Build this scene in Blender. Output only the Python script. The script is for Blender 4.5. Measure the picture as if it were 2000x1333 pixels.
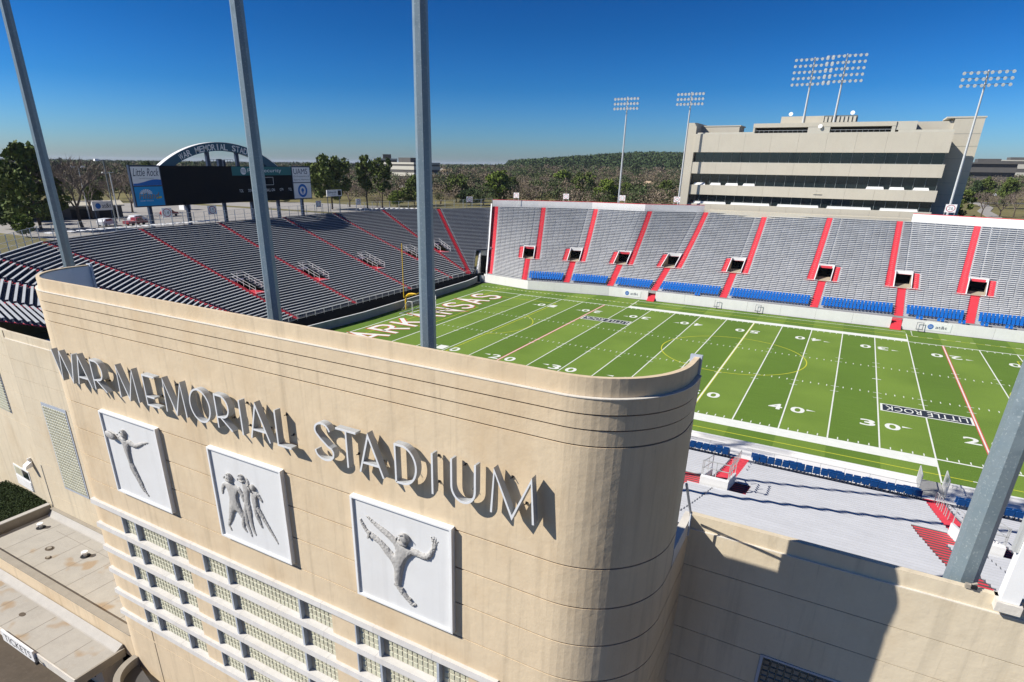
import bpy, math, random
import numpy as np
from mathutils import Vector, Matrix
random.seed(7); rng = np.random.default_rng(7)
R = math.radians
for o in list(bpy.data.objects): bpy.data.objects.remove(o)
scene = bpy.context.scene
col = scene.collection

# ------------------------------------------------------------------ camera, sky, sun, exposure
YAW, PITCH, ROLL = -0.51585, 0.39564, 0.0137
CAM = Vector((57.47, -66.082, 25.012))
cyw, syw = math.cos(YAW), math.sin(YAW)
fwd = Vector((syw*math.cos(PITCH), cyw*math.cos(PITCH), -math.sin(PITCH)))
rt = Vector((cyw, -syw, 0.0)); up = rt.cross(fwd)
r2 = math.cos(ROLL)*rt + math.sin(ROLL)*up
u2 = -math.sin(ROLL)*rt + math.cos(ROLL)*up
cd = bpy.data.cameras.new('camera'); cam = bpy.data.objects.new('camera', cd); col.objects.link(cam)
m4 = Matrix((( r2.x, u2.x, -fwd.x, CAM.x), (r2.y, u2.y, -fwd.y, CAM.y), (r2.z, u2.z, -fwd.z, CAM.z), (0,0,0,1)))
cam.matrix_world = m4
cd.sensor_width = 36; cd.lens = 1194.82/2000*36
cd.shift_x = (1000-952.57)/2000; cd.shift_y = (821.05-666.5)/2000
cd.clip_start = 0.5; cd.clip_end = 20000
scene.camera = cam
SUN = Vector((-1.38, -1.0, 1.32)).normalized()
sun_el = math.asin(SUN.z); sun_az = math.atan2(SUN.x, SUN.y) % (2*math.pi)
world = bpy.data.worlds.new('World'); scene.world = world; world.use_nodes = True
wn = world.node_tree; wn.nodes.clear()
sky = wn.nodes.new('ShaderNodeTexSky'); sky.sky_type = 'NISHITA'; sky.sun_disc = False
sky.sun_elevation = sun_el; sky.sun_rotation = sun_az; sky.altitude = 100; sky.air_density = 1.0; sky.dust_density = 0.5; sky.ozone_density = 2.0
def vm(src, op, val):
    n = wn.nodes.new('ShaderNodeVectorMath'); n.operation = op; n.inputs[1].default_value = val; wn.links.new(src, n.inputs[0]); return n.outputs[0]
c_ = vm(sky.outputs[0], 'MULTIPLY', (0.1, 0.1, 0.1))
gm = wn.nodes.new('ShaderNodeGamma'); gm.inputs['Gamma'].default_value = 1.75; wn.links.new(c_, gm.inputs['Color'])
c_ = vm(gm.outputs[0], 'MULTIPLY', (6.6, 8.6, 10.2))
# clear polarised winter sky: deeper blue with elevation, the same all round
tcw = wn.nodes.new('ShaderNodeTexCoord'); sxyz = wn.nodes.new('ShaderNodeSeparateXYZ'); wn.links.new(tcw.outputs['Generated'], sxyz.inputs[0])
rp = wn.nodes.new('ShaderNodeValToRGB'); wn.links.new(sxyz.outputs['Z'], rp.inputs['Fac']); er = rp.color_ramp.elements
er[0].position = 0.0; er[0].color = (.62, .68, 1.05, 1); er[1].position = .32; er[1].color = (.10, .40, .62, 1)
for p_, c in ((.035, (.42, .60, .98, 1)), (.10, (.17, .46, .76, 1)), (.17, (.11, .42, .66, 1))): e_ = er.new(p_); e_.color = c
mm_ = wn.nodes.new('ShaderNodeVectorMath'); mm_.operation = 'MULTIPLY'; wn.links.new(c_, mm_.inputs[0]); wn.links.new(rp.outputs['Color'], mm_.inputs[1]); c_ = mm_.outputs[0]
bg = wn.nodes.new('ShaderNodeBackground'); bg.inputs['Strength'].default_value = 0.115
wo = wn.nodes.new('ShaderNodeOutputWorld')
wn.links.new(c_, bg.inputs['Color']); wn.links.new(bg.outputs[0], wo.inputs['Surface'])
sl = bpy.data.lights.new('sun', 'SUN'); sl.energy = 4.2; sl.angle = R(0.5); sl.color = (1.0, 0.95, 0.87)
sun = bpy.data.objects.new('sun', sl); col.objects.link(sun)
sun.rotation_euler = SUN.to_track_quat('Z', 'Y').to_euler()
scene.view_settings.view_transform = 'Standard'; scene.view_settings.look = 'None'
scene.view_settings.exposure = 0.72; scene.view_settings.gamma = 1.0; scene.view_settings.use_curve_mapping = False
scene.cycles.max_bounces = 5

# ------------------------------------------------------------------ materials
def mat(name, c, rough=0.8, var=0.0, vs=1.0, metal=0.0, bump=0.0, bs=8.0, streak=0.0, c2=None, spec=0.3, stretch=None, spots=None, grime=False):
    m = bpy.data.materials.new(name); m.use_nodes = True
    nt = m.node_tree; b = nt.nodes['Principled BSDF']
    b.inputs['Roughness'].default_value = rough; b.inputs['Metallic'].default_value = metal
    b.inputs['Specular IOR Level'].default_value = spec
    b.inputs['Base Color'].default_value = (*c, 1)
    L = nt.links; N = nt.nodes
    need = var or streak or c2 or bump or spots
    if not need: return m
    tc = N.new('ShaderNodeTexCoord'); geo = N.new('ShaderNodeNewGeometry')
    src = geo.outputs['Position']
    cur = None
    rgb = N.new('ShaderNodeRGB'); rgb.outputs[0].default_value = (*c, 1); cur = rgb.outputs[0]
    def noise(scale, detail=5, st=None, rough_=0.6):
        mp = N.new('ShaderNodeMapping'); L.new(src, mp.inputs['Vector'])
        mp.inputs['Scale'].default_value = st or (1,1,1)
        n = N.new('ShaderNodeTexNoise'); n.inputs['Scale'].default_value = scale; n.inputs['Detail'].default_value = detail; n.inputs['Roughness'].default_value = rough_
        L.new(mp.outputs[0], n.inputs['Vector']); return n.outputs['Fac']
    def mixc(fac_sock, a, col2, lo, hi, strength, mode='MIX'):
        mr = N.new('ShaderNodeMapRange'); mr.inputs['From Min'].default_value = lo; mr.inputs['From Max'].default_value = hi
        mr.inputs['To Max'].default_value = strength; L.new(fac_sock, mr.inputs['Value'])
        mx = N.new('ShaderNodeMix'); mx.data_type = 'RGBA'; mx.blend_type = mode
        L.new(mr.outputs[0], mx.inputs[0]); L.new(a, mx.inputs[6]); mx.inputs[7].default_value = (*col2, 1)
        return mx.outputs[2]
    if c2: cur = mixc(noise(vs, 4, stretch), cur, c2, 0.38, 0.62, 1.0)
    if var:
        cur = mixc(noise(vs, 6), cur, tuple(x*(1-var) for x in c), 0.35, 0.7, 1.0)
        cur = mixc(noise(vs*9, 3), cur, tuple(min(1, x*(1+var*0.7)) for x in c), 0.5, 0.8, 0.6)
    if streak:
        cur = mixc(noise(1.0, 5, (2.2, 2.2, 0.12)), cur, tuple(x*0.55 for x in c), 0.52, 0.78, streak)
        cur = mixc(noise(0.35, 4, (1, 1, 0.6)), cur, (c[0]*0.8, c[1]*0.72, c[2]*0.62), 0.5, 0.75, streak)
    if grime:
        cur = mixc(noise(1.0, 6, (7.0, 7.0, 0.35), .7), cur, tuple(x*0.5 for x in c), 0.60, 0.82, .55)
        cur = mixc(noise(22, 3), cur, tuple(min(1,x*1.18) for x in c), 0.62, 0.75, .5)
        cur = mixc(noise(2.3, 7, None, .75), cur, tuple(x*0.72 for x in c), 0.62, 0.72, .45)
    if spots:
        cur = mixc(noise(spots[0], 2), cur, spots[1], 0.60, 0.68, spots[2])
    L.new(cur, b.inputs['Base Color'])
    if bump:
        bp = N.new('ShaderNodeBump'); bp.inputs['Strength'].default_value = 1.0; bp.inputs['Distance'].default_value = bump
        L.new(noise(bs, 6), bp.inputs['Height']); L.new(bp.outputs[0], b.inputs['Normal'])
    return m

M = {}
M['plaster'] = mat('tan_plaster', (0.665, 0.535, 0.365), 0.9, 0.07, 0.45, streak=0.55, bump=0.032, bs=1.1, grime=True)
M['plaster_wing'] = mat('pale_plaster', (0.65, 0.56, 0.41), 0.9, 0.07, 0.5, streak=0.5, bump=0.03, bs=1.3, grime=True)
M['plaster_light'] = mat('pale_trim_sunlit_edge', (0.66, 0.62, 0.55), 0.9, 0.16, 1.6, bump=0.01, bs=9)  # paler tone for the sunlit ledge edges, also plain pale trim
M['joint'] = mat('joint_shadow', (0.12, 0.095, 0.07), 0.95)
M['ledge'] = mat('painted_ledge', (0.62, 0.60, 0.57), 0.8, 0.12, 2.0, streak=0.2)
M['white'] = mat('white_paint', (0.78, 0.78, 0.77), 0.6, 0.05, 1.5)
M['panel'] = mat('panel_white', (0.70, 0.70, 0.69), 0.7, 0.05, 0.8, streak=0.2)
M['relief'] = mat('relief_grey', (0.44, 0.425, 0.40), 0.6, 0.2, 6, bump=0.02, bs=14, spec=0.4)
M['letter'] = mat('letter_aluminium_shaded', (0.42, 0.44, 0.455), 0.5, 0.1, 3.0, metal=0.15)  # shade on the letter sides put into a darker colour than the faces
M['letter_face'] = mat('letter_face', (0.70, 0.71, 0.72), 0.5, 0.06, 3.0)
M['steelwin'] = mat('window_steel', (0.42, 0.46, 0.52), 0.5, 0.1, 3)
M['glassblock'] = mat('glass_block', (0.56, 0.55, 0.41), 0.3, 0.2, 2.2, spec=0.5)
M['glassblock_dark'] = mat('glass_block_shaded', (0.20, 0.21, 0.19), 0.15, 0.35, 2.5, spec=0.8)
M['mortar'] = mat('mortar', (0.50, 0.44, 0.33), 0.9, 0.1, 3)
M['galv'] = mat('galvanised_steel', (0.21, 0.27, 0.30), 0.45, 0.14, 1.2, metal=0.35, c2=(0.31, 0.37, 0.39), spots=(14, (0.46, 0.52, 0.53), 0.5))
M['roof'] = mat('roof_membrane', (0.40, 0.375, 0.33), 0.9, 0.14, 0.7, streak=0.0, spots=(0.42, (0.33, 0.235, 0.14), 0.8))
M['roofseam'] = mat('roof_seam', (0.24, 0.22, 0.19), 0.9)
M['rooflow'] = mat('roof_cant', (0.44, 0.42, 0.385), 0.85, 0.12, 1.2)
M['coping'] = mat('stone_coping', (0.33, 0.295, 0.24), 0.9, 0.16, 1.5)
M['asphalt_old'] = mat('brown_pavement', (0.12, 0.095, 0.07), 0.95, 0.25, 0.5, bump=0.01, bs=20)
M['dark'] = mat('dark_void', (0.012, 0.013, 0.016), 0.9)
M['black'] = mat('black_panel', (0.004, 0.006, 0.010), 0.8, spec=0.12)
M['navy'] = mat('navy_frame', (0.02, 0.035, 0.07), 0.5)
M['turf'] = None
M['line'] = mat('field_white', (0.74, 0.76, 0.70), 0.9, 0.1, 1.5)
M['yellow_line'] = mat('field_yellow', (0.55, 0.55, 0.04), 0.9)
M['red_line'] = mat('field_red', (0.62, 0.10, 0.09), 0.9)
M['red_letter'] = mat('field_red_letter', (0.60, 0.055, 0.045), 0.9, 0.1, 2)
M['banner'] = mat('field_black', (0.02, 0.028, 0.045), 0.9)
M['concrete'] = mat('grey_concrete', (0.34, 0.34, 0.33), 0.9, 0.2, 0.8)
M['tier_far'] = mat('tier_grey', (0.47, 0.475, 0.48), 0.85, 0.22, 0.35, c2=(0.40, 0.41, 0.43))
M['bench_far'] = mat('bench_grey', (0.72, 0.72, 0.71), 0.6, 0.16, 0.3)
M['tier_left'] = mat('tier_dark', (0.10, 0.112, 0.145), 0.9, 0.3, 0.6)
M['bench_left'] = mat('bench_pale', (0.52, 0.54, 0.55), 0.5, 0.12, 0.8)
M['tier_near'] = mat('tier_near', (0.11, 0.12, 0.15), 0.8, 0.12, 0.7)
M['bench_near'] = mat('bench_near', (0.57, 0.58, 0.60), 0.6, 0.10, 0.6)
M['redpaint'] = mat('red_stair_paint', (0.72, 0.06, 0.085), 0.7, 0.16, 1.2)
M['darkred'] = mat('dull_red_paint', (0.42, 0.07, 0.085), 0.8, 0.2, 1.5)
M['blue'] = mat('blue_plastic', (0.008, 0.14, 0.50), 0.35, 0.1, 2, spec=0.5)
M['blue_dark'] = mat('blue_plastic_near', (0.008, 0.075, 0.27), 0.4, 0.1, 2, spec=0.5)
M['rail'] = mat('rail_aluminium', (0.55, 0.56, 0.55), 0.45, metal=0.3)
M['whitewall'] = mat('white_field_wall', (0.74, 0.73, 0.71), 0.8, 0.06, 0.9, streak=0.12)
M['yellow'] = mat('goal_yellow', (0.72, 0.45, 0.02), 0.5)
M['press'] = mat('press_concrete', (0.53, 0.49, 0.40), 0.9, 0.06, 0.3, streak=0.12)
M['press_light'] = mat('press_light', (0.52, 0.495, 0.42), 0.9, 0.05, 0.4)
M['glass'] = mat('tinted_glass', (0.012, 0.02, 0.022), 0.06, spec=0.9)
M['mullion'] = mat('mullion', (0.16, 0.18, 0.18), 0.5)
M['teal'] = mat('sign_teal', (0.02, 0.15, 0.155), 0.6)
M['archblue'] = mat('arch_paint', (0.022, 0.085, 0.135), 0.5)
M['sign_blue'] = mat('sign_blue', (0.01, 0.13, 0.45), 0.6)
M['sign_cyan'] = mat('sign_cyan', (0.008, 0.28, 0.60), 0.6)
M['sign_yellow'] = mat('sign_yellow', (0.65, 0.50, 0.04), 0.6)
M['grass'] = mat('dry_grass', (0.19, 0.165, 0.06), 0.95, 0.3, 0.05, c2=(0.13, 0.12, 0.05))
M['lot'] = mat('parking_concrete', (0.34, 0.32, 0.29), 0.95, 0.18, 0.12)
M['road'] = mat('asphalt', (0.10, 0.10, 0.10), 0.95, 0.15, 0.2)
M['bark'] = mat('bark', (0.10, 0.075, 0.055), 0.95, 0.3, 2)
M['twig'] = mat('bare_twigs', (0.20, 0.16, 0.13), 0.95, 0.3, 0.5)
M['hedge'] = mat('hedge_leaves', (0.040, 0.065, 0.016), 0.9, 0.4, 2.5)
M['pine'] = mat('pine_needles', (0.105, 0.150, 0.032), 0.85, 0.5, 0.35, c2=(0.155, 0.185, 0.032))
M['pine_bright'] = mat('bright_needles', (0.175, 0.235, 0.032), 0.85, 0.4, 0.3, c2=(0.10, 0.155, 0.03))
M['pine_dark'] = mat('dark_needles', (0.055, 0.09, 0.03), 0.9, 0.4, 0.3)
M['forest_green'] = mat('forest_green', (0.075, 0.105, 0.04), 0.9, 0.4, 0.05, c2=(0.09, 0.11, 0.035))
M['forest_brown'] = mat('forest_brown', (0.22, 0.17, 0.125), 0.95, 0.35, 0.04, c2=(0.15, 0.135, 0.08))
M['lamp'] = mat('lamp_reflector', (0.72, 0.75, 0.78), 0.35, metal=0.15)
M['carwhite'] = mat('car_white', (0.75, 0.76, 0.78), 0.3, spec=0.6)
M['carred'] = mat('car_red', (0.30, 0.02, 0.025), 0.3, spec=0.6)
M['tyre'] = mat('tyre', (0.02, 0.02, 0.02), 0.9)
M['brickfar'] = mat('far_brick', (0.40, 0.30, 0.20), 0.9, 0.1, 0.1)
M['darkwall'] = mat('dark_wall', (0.10, 0.095, 0.09), 0.9, 0.15, 0.3)
M['tunnel_tan'] = mat('tunnel_tan', (0.42, 0.36, 0.27), 0.9, 0.1, 1)

def turf():
    m = bpy.data.materials.new('artificial_turf'); m.use_nodes = True; nt = m.node_tree; b = nt.nodes['Principled BSDF']
    N, L = nt.nodes, nt.links
    b.inputs['Roughness'].default_value = 0.95; b.inputs['Specular IOR Level'].default_value = 0.15
    g = N.new('ShaderNodeNewGeometry'); sx = N.new('ShaderNodeSeparateXYZ'); L.new(g.outputs['Position'], sx.inputs[0])
    d = N.new('ShaderNodeMath'); d.operation = 'DIVIDE'; d.inputs[1].default_value = 9.144; L.new(sx.outputs['X'], d.inputs[0])
    f = N.new('ShaderNodeMath'); f.operation = 'FRACT'; L.new(d.outputs[0], f.inputs[0])
    gt = N.new('ShaderNodeMath'); gt.operation = 'GREATER_THAN'; gt.inputs[1].default_value = 0.5; L.new(f.outputs[0], gt.inputs[0])
    mx = N.new('ShaderNodeMix'); mx.data_type = 'RGBA'; L.new(gt.outputs[0], mx.inputs[0])
    mx.inputs[6].default_value = (0.170, 0.262, 0.042, 1); mx.inputs[7].default_value = (0.108, 0.192, 0.027, 1)
    n = N.new('ShaderNodeTexNoise'); n.inputs['Scale'].default_value = 0.12; n.inputs['Detail'].default_value = 6; L.new(g.outputs['Position'], n.inputs['Vector'])
    mr = N.new('ShaderNodeMapRange'); mr.inputs['From Min'].default_value = .35; mr.inputs['From Max'].default_value = .7; mr.inputs['To Max'].default_value = .5; L.new(n.outputs['Fac'], mr.inputs['Value'])
    m2 = N.new('ShaderNodeMix'); m2.data_type = 'RGBA'; L.new(mr.outputs[0], m2.inputs[0]); L.new(mx.outputs[2], m2.inputs[6]); m2.inputs[7].default_value = (0.085, 0.150, 0.022, 1)
    mp = N.new('ShaderNodeMapping'); mp.inputs['Scale'].default_value = (0.5, 6, 1); L.new(g.outputs['Position'], mp.inputs['Vector'])
    n2 = N.new('ShaderNodeTexNoise'); n2.inputs['Scale'].default_value = 0.8; n2.inputs['Detail'].default_value = 4; L.new(mp.outputs[0], n2.inputs['Vector'])
    mr2 = N.new('ShaderNodeMapRange'); mr2.inputs['From Min'].default_value = .4; mr2.inputs['From Max'].default_value = .7; mr2.inputs['To Max'].default_value = .35; L.new(n2.outputs['Fac'], mr2.inputs['Value'])
    m3 = N.new('ShaderNodeMix'); m3.data_type = 'RGBA'; L.new(mr2.outputs[0], m3.inputs[0]); L.new(m2.outputs[2], m3.inputs[6]); m3.inputs[7].default_value = (0.15, 0.24, 0.045, 1)
    n4 = N.new('ShaderNodeTexNoise'); n4.inputs['Scale'].default_value = 9; n4.inputs['Detail'].default_value = 3; L.new(g.outputs['Position'], n4.inputs['Vector'])
    mr4 = N.new('ShaderNodeMapRange'); mr4.inputs['From Min'].default_value = .3; mr4.inputs['From Max'].default_value = .7; mr4.inputs['To Min'].default_value = .80; mr4.inputs['To Max'].default_value = 1.18; L.new(n4.outputs['Fac'], mr4.inputs['Value'])
    vm4 = N.new('ShaderNodeVectorMath'); vm4.operation = 'SCALE'; L.new(m3.outputs[2], vm4.inputs[0]); L.new(mr4.outputs[0], vm4.inputs['Scale'])
    L.new(vm4.outputs[0], b.inputs['Base Color'])
    return m
M['turf'] = turf()

# ------------------------------------------------------------------ geometry helpers
class MB:
    def __init__(s): s.v = []; s.f = []
    def add(s, vs, fs):
        n = len(s.v); s.v.extend(tuple(v) for v in vs); s.f.extend(tuple(i+n for i in f) for f in fs)
    def quad(s, a, b, c, d): s.add([a, b, c, d], [(0,1,2,3)])
    def box(s, x0, x1, y0, y1, z0, z1):
        s.add([(x0,y0,z0),(x1,y0,z0),(x1,y1,z0),(x0,y1,z0),(x0,y0,z1),(x1,y0,z1),(x1,y1,z1),(x0,y1,z1)],
              [(0,3,2,1),(4,5,6,7),(0,1,5,4),(1,2,6,5),(2,3,7,6),(3,0,4,7)])
    def hexa(s, bot, top):  # two quads of 4 points
        s.add(list(bot)+list(top), [(0,3,2,1),(4,5,6,7),(0,1,5,4),(1,2,6,5),(2,3,7,6),(3,0,4,7)])
    def prism(s, poly, z0, z1):
        n = len(poly)
        s.add([(x,y,z0) for x,y in poly]+[(x,y,z1) for x,y in poly], [tuple(range(n))[::-1], tuple(range(n,2*n))]+[(i,(i+1)%n,n+(i+1)%n,n+i) for i in range(n)])
    def tube(s, pts, r, n=6, r1=None, cap=True):
        pts = [Vector(p) for p in pts]; rings = []; m = len(pts)
        for i, p in enumerate(pts):
            d = (pts[min(i+1,m-1)]-pts[max(i-1,0)]).normalized()
            a = d.cross(Vector((0,0,1)) if abs(d.z) < .95 else Vector((1,0,0))).normalized(); b = d.cross(a)
            rr = r if r1 is None else r+(r1-r)*i/(m-1)
            rings.append([p+a*rr*math.cos(2*math.pi*(k+.5)/n)+b*rr*math.sin(2*math.pi*(k+.5)/n) for k in range(n)])
        vs = [q for rg in rings for q in rg]; fs = []
        for i in range(m-1):
            for k in range(n): fs.append((i*n+k, i*n+(k+1)%n, (i+1)*n+(k+1)%n, (i+1)*n+k))
        if cap: fs += [tuple(range(n))[::-1], tuple(range((m-1)*n, m*n))]
        s.add(vs, fs)
    def ribbon(s, pts, w, y0, y1, closed=False):
        # pts in (x,z); flat band of width w extruded from y0 to y1
        P = [Vector((p[0], p[1])) for p in pts]; n = len(P); Lf = []; Rt = []
        for i in range(n):
            if closed: a = (P[i]-P[i-1]).normalized(); b = (P[(i+1)%n]-P[i]).normalized()
            else:
                a = (P[i]-P[i-1]).normalized() if i > 0 else (P[1]-P[0]).normalized()
                b = (P[i+1]-P[i]).normalized() if i < n-1 else a
            na = Vector((-a.y, a.x)); nb = Vector((-b.y, b.x)); q = (na+nb)
            q = q/max(q.length_squared, .35)*2 if q.length > .3 else na
            q = q*(w/2)*1.0
            Lf.append(P[i]+q); Rt.append(P[i]-q)
        vs = []
        for i in range(n):
            for y in (y0, y1):
                vs.append((Lf[i].x, y, Lf[i].y)); vs.append((Rt[i].x, y, Rt[i].y))
        fs = []
        rg = range(n) if closed else range(n-1)
        for i in rg:
            j = (i+1) % n; a, b = 4*i, 4*j
            fs += [(a,a+1,b+1,b), (a+2,b+2,b+3,a+3), (a,b,b+2,a+2), (a+1,a+3,b+3,b+1)]
        if not closed: fs += [(0,2,3,1), (4*(n-1), 4*(n-1)+1, 4*(n-1)+3, 4*(n-1)+2)]
        s.add(vs, fs)
    def mesh(s, name, m=None, smooth=False):
        me = bpy.data.meshes.new(name); me.from_pydata(s.v, [], s.f); me.update()
        if m is not None: me.materials.append(m)
        if smooth:
            me.polygons.foreach_set('use_smooth', [True]*len(me.polygons))
        return me
    def build(s, name, m, parent=None, smooth=False, loc=None):
        return link(name, s.mesh(name, m, smooth), parent, loc)
def link(name, me, parent=None, loc=None):
    o = bpy.data.objects.new(name, me); col.objects.link(o)
    if parent is not None: o.parent = parent
    if loc is not None: o.location = loc
    return o
def tag(o, label, cat, group=None, kind=None):
    if label: o['label'] = label
    if cat: o['category'] = cat
    if group: o['group'] = group
    if kind: o['kind'] = kind
    return o
def thing(name, label, cat, group=None, loc=(0,0,0), rz=0):
    o = bpy.data.objects.new(name, None); col.objects.link(o); o.location = loc; o.rotation_euler = (0,0,rz)
    return tag(o, label, cat, group)
def struct(o): o['kind'] = 'structure'; return o
def stuff(o): o['kind'] = 'stuff'; return o
def copy_tree(o, parent=None):
    kids = [c for c in o.children]
    c = o.copy(); col.objects.link(c); c.parent = parent
    for k in kids: copy_tree(k, c)
    return c
def npmesh(name, V, F, m):
    me = bpy.data.meshes.new(name); nv = len(V); nf, k = F.shape
    me.vertices.add(nv); me.vertices.foreach_set('co', np.asarray(V, np.float32).ravel())
    me.loops.add(nf*k); me.loops.foreach_set('vertex_index', F.astype(np.int32).ravel())
    me.polygons.add(nf); me.polygons.foreach_set('loop_start', np.arange(0, nf*k, k, dtype=np.int32))
    me.update(calc_edges=True); me.validate(); me.materials.append(m); return me
_txt = {}
def text_mesh(s, m, w=None, h=None, ext=0.0, shear=0.0, space=1.0, bold=0.0):
    """mesh in XY plane, lower-left at origin, scaled to w x h"""
    cu = bpy.data.curves.new('txt', 'FONT'); cu.body = s; cu.size = 1; cu.extrude = 0; cu.shear = shear; cu.space_character = space; cu.offset = bold; cu.resolution_u = 4
    ob = bpy.data.objects.new('txt', cu); col.objects.link(ob)
    me = bpy.data.meshes.new_from_object(ob.evaluated_get(bpy.context.evaluated_depsgraph_get()))
    bpy.data.objects.remove(ob); bpy.data.curves.remove(cu)
    n = len(me.vertices); co = np.empty(n*3, np.float32); me.vertices.foreach_get('co', co); co = co.reshape(-1, 3)
    mn, mx = co.min(0), co.max(0)
    sx = (w/(mx[0]-mn[0])) if w else None; sy = (h/(mx[1]-mn[1])) if h else None
    if sx is None: sx = sy
    if sy is None: sy = sx
    co[:, 0] = (co[:, 0]-mn[0])*sx; co[:, 1] = (co[:, 1]-mn[1])*sy; co[:, 2] = 0
    me.vertices.foreach_set('co', co.ravel()); me.materials.clear(); me.materials.append(m); me.update()
    return me
def text_at(name, s, m, origin, ux, uy, w=None, h=None, parent=None, shear=0.0, space=1.0, bold=0.0):
    me = text_mesh(s, m, w, h, shear=shear, space=space, bold=bold)
    o = link(name, me, parent)
    ux = Vector(ux).normalized(); uy = Vector(uy).normalized(); uz = ux.cross(uy)
    o.matrix_local = Matrix(((ux.x,uy.x,uz.x,origin[0]),(ux.y,uy.y,uz.y,origin[1]),(ux.z,uy.z,uz.z,origin[2]),(0,0,0,1)))
    return o

# ------------------------------------------------------------------ terrain
def hill(x, y):
    h = 20*math.exp(-(((x+235)/175)**2+((y-1000)/260)**2))
    d = math.hypot(x-57, y+66)
    if d > 1800: h += 2.5*math.sin(x*.0011+1)*math.sin(y*.0013)
    return h
def ground_z(x, y):
    if -51.1 < x < 10.1 and y < -30.5: return -10.0
    if -51 < x < 175 and -42.3 < y < 103: return -0.4
    if y < -42.3 and x > -60: return -10.0
    if x > 175 and y < 60: return -6.0
    return 11.0 + hill(x, y)
gx = [-9000,-6000,-4000,-2600,-1800,-1300,-1000,-850,-700,-600,-500,-420,-340,-280,-220,-180,-150,-120,-95,-75,-62,-60.5,-59.5,-52,-51.2,-50.8,-40,-20,-5,0,10,10.3,20,40,60,80,100,120,140,174,176,200,240,300,380,500,700,1000,1500,2200,3200,5000,9000]
gy = [-600,-200,-100,-60,-46,-42.4,-42.2,-41.8,-31,-30,-20,0,20,40,60,80,102,104,112,125,140,160,180,200,230,260,300,350,400,460,520,600,700,800,900,1000,1100,1250,1400,1600,1900,2300,2900,3700,5000,7000,9500]
g = MB(); nx = len(gx)
for y in gy:
    for x in gx: g.v.append((x, y, ground_z(x, y)))
for j in range(len(gy)-1):
    for i in range(nx-1): g.f.append((j*nx+i, j*nx+i+1, (j+1)*nx+i+1, (j+1)*nx+i))
struct(g.build('ground', M['grass']))
b = MB(); b.prism([(-53.5,-12),(-53.5,112),(-122,112),(-162,76),(-172,40),(-150,-12)][::-1], 10.9, 11.06); lot = struct(b.build('parking_lot', M['lot']))
b = MB()
for x0, x1, y0, y1 in [(-150,-60,-12,-4), (-160,-75,76,80)]: b.box(x0,x1,y0,y1,11.07,11.14)
struct(b.build('grass_verge', M['grass'], lot))
b = MB()
for i in range(24): b.box(-145+i*3.2, -144.88+i*3.2, 36, 42, 11.06, 11.066)
struct(b.build('parking_stripes', M['line'], lot))
b = MB(); pts = [(80,318),(110,318),(150,330),(260,372)]
for (xa,ya),(xb,yb) in zip(pts, pts[1:]): b.hexa([(xa,ya,11),(xb,yb,11),(xb,yb+9,11),(xa,ya+9,11)], [(xa,ya,11.2),(xb,yb,11.2),(xb,yb+9,11.2),(xa,ya+9,11.2)])
struct(b.build('road', M['road']))
b = MB(); pts = [(95,200),(97,240),(102,270),(104,300),(103,318)]
for (xa,ya),(xb,yb) in zip(pts, pts[1:]): b.hexa([(xa,ya,11),(xa+4,ya,11),(xb+4,yb,11),(xb,yb,11)], [(xa,ya,11.15),(xa+4,ya,11.15),(xb+4,yb,11.15),(xb,yb,11.15)])
struct(b.build('path', M['lot']))
b = MB(); b.box(-60, 120, -95, -43.2, -9.99, -9.9); struct(b.build('plaza_pavement', M['asphalt_old']))

# ------------------------------------------------------------------ playing field
b = MB(); b.prism([(-13.4,-8.9),(175,-8.9),(175,57.6),(16,57.6),(-1.5,54.6),(-13.6,57.0),(-16,57.0),(-16,30)], -0.2, 0.0)
field = struct(b.build('playing_field', M['turf']))
YD = 0.9144; W = 48.77; z1, z2, z3 = 0.004, 0.008, 0.012
def flat(b, x0, x1, y0, y1, z=z1): b.quad((x0,y0,z),(x1,y0,z),(x1,y1,z),(x0,y1,z))
for k in range(0, 21):
    x = k*5*YD
    redl = k in (4, 16)
    b = MB()
    if k == 10: flat(b, x-.08, x+.08, 0, W, z2)
    else:
        y0, y1 = (-5.6, 54.6) if k in (5, 15) else (0, W)
        flat(b, x-.07, x+.07, y0, y1, z2)
        if redl: pass
    struct(b.build('yard_line', M['line'], field))
    if redl or k == 10:
        b = MB(); flat(b, x+(-.17 if redl else -.14), x+(-.07 if redl else -.08), 0, W, z2); flat(b, x+.07+(.0 if redl else .01), x+.17, 0, W, z2)
        struct(b.build('coloured_line', M['red_line'] if redl else M['yellow_line'], field))
b = MB()
flat(b, -10*YD-.1, -10*YD+.1, 0, W); flat(b, -.1, .1, 0, W, z1)
for y0, y1 in ((-.25, -.0), (W, W+.25)): flat(b, -10*YD, 110*YD, y0, y1, z1)
flat(b, 25*YD, 75*YD, -2.1, -.25, z1); flat(b, 25*YD, 75*YD, W+.25, W+1.75, z1)
flat(b, 25*YD, 75*YD, 55.8, 55.95, z1)
struct(b.build('sideline_border', M['line'], field))
b = MB()
for k in range(1, 100):
    x = k*YD
    if k % 5 == 0:
        for yy in (16.26, 18.29, 30.48, 32.51): flat(b, x-.45, x+.45, yy-.05, yy+.05, z3)
    else:
        flat(b, x-.05, x+.05, 18.0, 18.6, z2); flat(b, x-.05, x+.05, 30.2, 30.8, z2)
        flat(b, x-.05, x+.05, .1, .7, z2); flat(b, x-.05, x+.05, W-.7, W-.1, z2)
b.quad((70*YD-.5, 24.3, z3), (70*YD+.5, 24.3, z3), (70*YD+.5, 24.5, z3), (70*YD-.5, 24.5, z3))
stuff(b.build('hash_marks', M['line'], field))
b = MB()
for i in range(45): flat(b, -14.2, -13.95, 1+i*1.13, 1.45+i*1.13, z1)
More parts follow.
